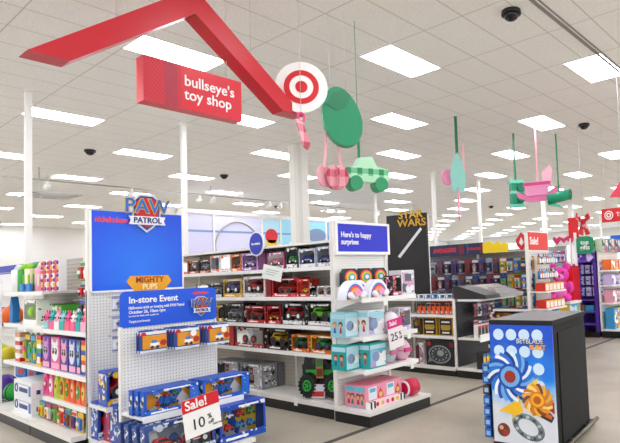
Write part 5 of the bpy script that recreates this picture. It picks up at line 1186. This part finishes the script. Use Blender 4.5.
# pink plush
pl = on_y(564.5, 297, 11.45)
HOTP = C('#e84fb4', .8); LHP = C('#f48ad0', .8)
t = thing('plush_toy', 'big hot pink plush animal sitting in front of the red frame', 'plush toy', (pl.x, 11.3, .89), .3); t.scale = (1.05, 1.05, 1.1)
b = MB(); b.sph((0,0,.2),.2,HOTP,(1,.8,1.1)); b.sph((0,-.15,.17),.13,LHP,(1,.5,1.1)); link('body', b.mesh('body'), t)
b = MB(); b.sph((0,-.03,.52),.17,HOTP,(1.05,.9,.95)); b.sph((0,-.17,.47),.08,LHP,(1.1,.7,.8)); b.sph((0,-.235,.5),.022,C('#7a1f5a'))
for s in (-1,1): b.sph((s*.07,-.17,.57),.022,BLACK)
h = link('head', b.mesh('head'), t)
for s in (-1,1):
    e_ = MB(); e_.sph((s*.14,-.01,.68),.07,HOTP,(1,.6,1.2)); link('ear', e_.mesh('ear'), h)
    a_ = MB(); a_.sph((s*.2,-.1,.27),.07,HOTP,(1,1,1.7)); link('arm', a_.mesh('arm'), t); a_ = MB(); a_.sph((s*.14,-.2,.07),.085,HOTP,(1,1.6,.9)); link('leg', a_.mesh('leg'), t)
o = thing('display_table', 'low blue and white stand carrying the pink plush', 'display stand', (pl.x, 11.25, 0)); link('top', MB().box(-.35,.35,-.3,.3,.84,.888,WHITE).mesh('top'), o); link('body', MB().box(-.32,.32,-.28,.28,0,.84,ART(['#5aa8d8','#d8e8f2','#e8c84a','#7ac0a0','#3a78b8'],6)).mesh('body'), o)
rf0, rf1 = on_y(567, 290, 11.6), on_y(573.5, 290, 11.6)
o = thing('display_tower', 'tall plain red display tower left of the purple cabinet', 'display stand', ((rf0.x+rf1.x)/2, 11.6, 0)); hw = (rf1.x-rf0.x)/2; link('tower', MB().box(-hw,hw,0,.4,.06,1.62,C('#e0242c')).mesh('tower'), o); link('top_panel', MB().box(-hw,hw,.0,.4,1.621,1.65,C('#b81c26')).mesh('top_panel'), o); link('foot', MB().box(-hw,hw,.02,.4,0,.06,BLACK).mesh('foot'), o)
o = thing('sale_sign', 'small white and red tilted price card below the pink plush', 'sign', (on_y(567,316,11.3).x, 11.3, .45)); o.rotation_euler = (0,-.25,0); link('card', MB().box(-.13,.13,-.004,0,0,.3,WHITE).box(-.13,.13,-.006,-.004,.3,.4,RED).mesh('card'), o); link('stand', MB().box(-.015,.015,.0,.015,-.44,.02,GREYM).mesh('stand'), o)
text('Sale', .1, WHITE, o, (-.1,-.008,.35), .01); text('15%', .1, C('#3a3034'), o, (-.1,-.006,.14), .0)

# ================================================================== PURPLE CABINET AND SHELVES RIGHT OF IT
PUR = C('#5a3fa8', .4); DPU = C('#3a2a70', .4)
u0, u1 = on_y(577, 290, 12.1).x, on_y(597, 290, 12.1).x
pc = thing('display_cabinet', 'tall purple cabinet of small packs with printed header', 'display stand', ((u0+u1)/2, 12.1, 0)); hw = (u1-u0)/2
link('back_panel', MB().box(-hw,hw,.42,.45,.12,2.05,DPU).mesh('back_panel'), pc)
for x in (-hw, hw-.07): link('side_panel', MB().box(x,x+.07,0,.45,.12,2.05,PUR).mesh('side_panel'), pc)
link('header', MB().box(-hw,hw,-.02,.1,1.72,2.05,ART(['#5a3fa8','#8a5ad0','#b08af0','#3f2c88','#e0d0ff'],7)).mesh('header'), pc)
for z in (.3,.58,.86): link('shelf', MB().box(-hw+.07,hw-.07,.06,.42,z-.03,z,C('#7a62c8')).mesh('shelf'), pc)
link('plinth', MB().box(-hw,hw,.0,.45,0,.12,BLACK).mesh('plinth'), pc)
for r_ in range(3):
    for k in range(5):
        link('peg_hook', hook, pc, (-.32+.155*k, .42, (1.45,1.19,.93)[r_]+.2))
        put('figure_card', P_card(.13,.22,C(('#6a62b0','#a8b4e0','#54489a')[(k+r_) % 3]),C('#d8dcf4'),C('#c4cdf2'),C('#5a4a9a'),.05), 'small lilac pack in the purple cabinet, %s row, %s' % (ORD[r_+1], nth(k+1, 5)), 'toy pack', ((u0+u1)/2-.32+.155*k, 12.2, (1.45,1.19,.93)[r_]), 0, 'packs in the purple cabinet')
for k in range(3): put('toy_box', P_box(.2,.14,.15,(C('#e0c04a'),C('#4aa8d8'),C('#c8d0e8'))[k],None), '%s box on the purple cabinet shelf' % ('yellow','sky blue','pale lilac')[k], 'toy box', ((u0+u1)/2-.25+.25*k, 12.2, .581), 0, 'boxes on the purple cabinet shelf')
# lime topper and green tag sign
o = thing('topper_sign', 'lime and dark patterned topper strip on the purple cabinet', 'sign', ((u0+u1)/2, 12.3, 2.05)); link('strip', MB().box(-hw,hw-.02,-.01,.02,0,.17,ART(['#a8d838','#2a3a1a','#7ab82a','#c8e85a','#243018'],11)).mesh('strip'), o)
p = on_y(585, 245, 12.0)
o = thing('tag_sign', 'green tag-shaped sign with white lettering above the purple cabinet', 'sign', (p.x, 12.0, p.z))
link('tag', MB().prism([(-.2,-.17),(-.15,-.2),(.15,-.2),(.2,-.17),(.2,.15),(.1,.2),(-.1,.2),(-.2,.15)],-.015,.015,C('#16986a')).mesh('tag'), o); link('pole', MB().box(-.26,-.21,.0,.05,-p.z,.3,WHITE).mesh('pole'), o)
text('top\ngifts', .14, WHITE, o, (0,-.02,.0), .02, 'CENTER', lead=.85)
p = on_y(583, 222, 12.05)
o = thing('bow_ornament', 'red and pink patterned bow ornament above the green tag sign', 'ornament', (p.x, 12.05, p.z))
RP = ART(['#c8242e','#e8505a','#f0a0a4','#a81a24','#e03a44'], 9)
b = MB(); b.prism([(0,.05),(.2,.3),(.26,.1),(.05,-.02)],-.05,.05,RP); b.prism([(0,.05),(-.2,.3),(-.24,.12),(-.05,-.02)],-.05,.05,RP); b.prism([(-.03,.0),(.06,.0),(.22,-.38),(.08,-.42)],-.03,.03,RP); b.prism([(-.06,.0),(.03,.0),(-.02,-.42),(-.18,-.36)],-.03,.03,RP); b.sph((0,-.03,.03),.08,RED); ob_ = link('bow', b.mesh('bow'), o); ob_.scale = (.7,.7,.75); link('cable', MB().cyl((0,0,.05),(0,0,CZ-p.z),.004,wire if 'wire' in globals() else WHITE,6).mesh('cable'), o)
p = on_y(572.5, 228, 12.1); o = thing('corner_sign', 'plain red upright sign left of the bow ornament', 'sign', (p.x, 12.1, p.z)); link('board', MB().box(-.1,.14,-.01,.01,-.24,.24,C('#e0242c')).mesh('board'), o); link('post', MB().box(-.1,-.07,.01,.04,-p.z,.2,WHITE).mesh('post'), o)
# shelves facing the aisle right of the cabinet
RS = thing('endcap', 'white shelves of colourful toys right of the purple cabinet', 'shelving', (u1+.06, 12.75, 0), FX)
link('back_panel', MB().box(-.62,.75,.0,.03,.14,1.95,PEGW).mesh('back_panel'), RS)
for z in (1.52,1.18,.78): link('shelf', MB().box(-.62,.75,-.3,0,z-.03,z,WHITE).mesh('shelf'), RS)
link('base_deck', MB().box(-.62,.8,-.46,0,.15,.19,SHELFW).mesh('base_deck'), RS); link('kick_plate', MB().box(-.62,.8,-.44,0,0,.15,BLACK).mesh('kick_plate'), RS)
ap = [['#e8823a','#f2c06a','#d84a2c'],['#c9b8e0','#6a5a9a','#e8e0f0'],['#e0a8b8','#7a5a70','#f0e8ea'],['#4aa8d8','#e8d05a','#3a9a6a','#d84a6a']]
for r_, z in enumerate((1.52,1.18,.78,.191)):
    for k in range(5):
        put('toy_box', P_box(.25,(.24,.24,.28,.46)[r_],.2,C(ap[r_][k % 3]),ART(ap[r_]+['#ffffff'],13,seedw=k % 2)), 'bright patterned toy box on the shelves right of purple cabinet, %s shelf, %s' % (ORD[r_+1], nth(k+1, 5)), 'toy box', (u1+.06+.27, 12.3+.27*k, z+.001), FX, 'toy boxes right of the purple cabinet')
for k in range(6): put('toy_box', P_box(.2,.3,.15,C(('#c8d8c0','#d86a8a','#7a8a9a')[k % 3]),ART(['#e8e8e0','#d84a6a','#3a8a5a','#8a9ab0','#2a2a38'],13,seedw=k % 2)), 'mixed bright pack on top of the right-hand shelves, %s' % nth(k+1, 6), 'toy box', (u1+.05+.1, 12.25+.22*k, 1.951), FX, 'packs on top of the right-hand shelves')
# red stand and blue sign at the right edge
p = on_y(611, 300, 15.5)
o = thing('display_stand', 'red shelving stand of green packs at the right edge', 'display stand', (p.x, 15.5, 0))
link('frame', MB().box(0,.06,0,.4,0,1.75,C('#d8242c')).box(.0,1.2,.38,.4,0,1.75,C('#b81c26')).box(1.14,1.2,0,.4,0,1.75,C('#d8242c')).mesh('frame'), o)
for z in (.1,.55,1.0,1.4): link('shelf', MB().box(.06,1.14,0,.38,z-.03,z,C('#d8242c')).mesh('shelf'), o)
for r_, z in enumerate((.1,.55,1.0,1.4)):
    for k in range(4): put('toy_box', P_box(.24,.28,.2,C(('#3a8a4a','#8a5a3a','#d8c06a','#4a4a5a')[(k+r_) % 4]),ART(['#3a8a4a','#e8e0c0','#8a3a2a','#2a2a30'],12,seedw=r_)), 'green and brown box on the red stand, %s shelf up, %s' % (ORD[r_+1], nth(k+1, 4)), 'toy box', (p.x+.2+.265*k, 15.55, z+.001), 0, 'boxes on the red stand')
p = on_y(611.5, 253, 14)
o = thing('display_sign', 'blue and white upright sign cut by the right picture edge', 'sign', (p.x, 14, 0)); link('board', MB().box(0,.8,-.015,.015,p.z-.0,p.z+.45,C('#2f7fe0')).box(-.03,0,-.02,.02,0,p.z+.47,WHITE).mesh('board'), o); link('figure_print', MB().box(.15,.25,-.02,-.015,p.z+.08,p.z+.3,WHITE).mesh('figure_print'), o)
# far runs closing the view
for (x0, x1, y, lab) in ((-16.5,-6.2,17.5,'distant low white shelving run behind the peg walls'),(-20,-6.5,22,'far white shelving run deep in the store, nearer one'),(-22,-7,27,'far white shelving run deep in the store, farther one')):
    o = thing('gondola', lab, 'shelving', ((x0+x1)/2, y, 0)); hx = (x1-x0)/2
    link('back_panel', MB().box(-hx,hx,.4,.44,0,1.75,WHITE).mesh('back_panel'), o)
    for z in (.2,.6,1.0,1.4): link('shelf', MB().box(-hx,hx,0,.4,z-.04,z,SHELFW).mesh('shelf'), o)
    for s in range(4):
        gm_ = MB(); rr = random.Random(s)
        x = -hx+.05
        while x < hx-.3:
            ww = rr.uniform(.15,.3); gm_.box(x,x+ww,.05,.3,.2+.4*s+.001,.2+.4*s+rr.uniform(.2,.32),C(('#c9b8c8','#8aa4c0','#d8c8a8','#b86a6a','#e6e2de','#6a7a90')[rr.randrange(6)])); x += ww+.02
        g_ = link('stocked_goods', gm_.mesh('stocked_goods'), o); g_['kind'] = 'stuff'
# low white runs far left with blue header bar
for (x0, x1, y, lab) in ((-17.8,-11,3.6,'white shelving run with blue header bar at far left'),(-26,-16,5.2,'long white shelving run far behind the bubble toys')):
    o = thing('gondola', lab, 'shelving', ((x0+x1)/2, y, 0)); hx = (x1-x0)/2
    link('back_panel', MB().box(-hx,hx,.4,.44,0,2.0,WHITE).mesh('back_panel'), o); link('header_bar', MB().box(-hx*.6,hx*.75,-.01,.03,2.0,2.14,C('#1f3fb8')).mesh('header_bar'), o)
    for z in (.2,.7,1.2,1.6): link('shelf', MB().box(-hx,hx,0,.4,z-.04,z,SHELFW).mesh('shelf'), o)

# ------------------------------------------------------------------ world and colour management
w = bpy.data.worlds.new('World'); scene.world = w; w.use_nodes = True
w.node_tree.nodes['Background'].inputs[0].default_value = lin('#fbfaf8'); w.node_tree.nodes['Background'].inputs[1].default_value = WORLD_S
vs = scene.view_settings; vs.view_transform = 'Standard'; vs.look = 'None'; vs.gamma = 1; vs.exposure = EXPO
try: vs.use_curve_mapping = False
except Exception: pass
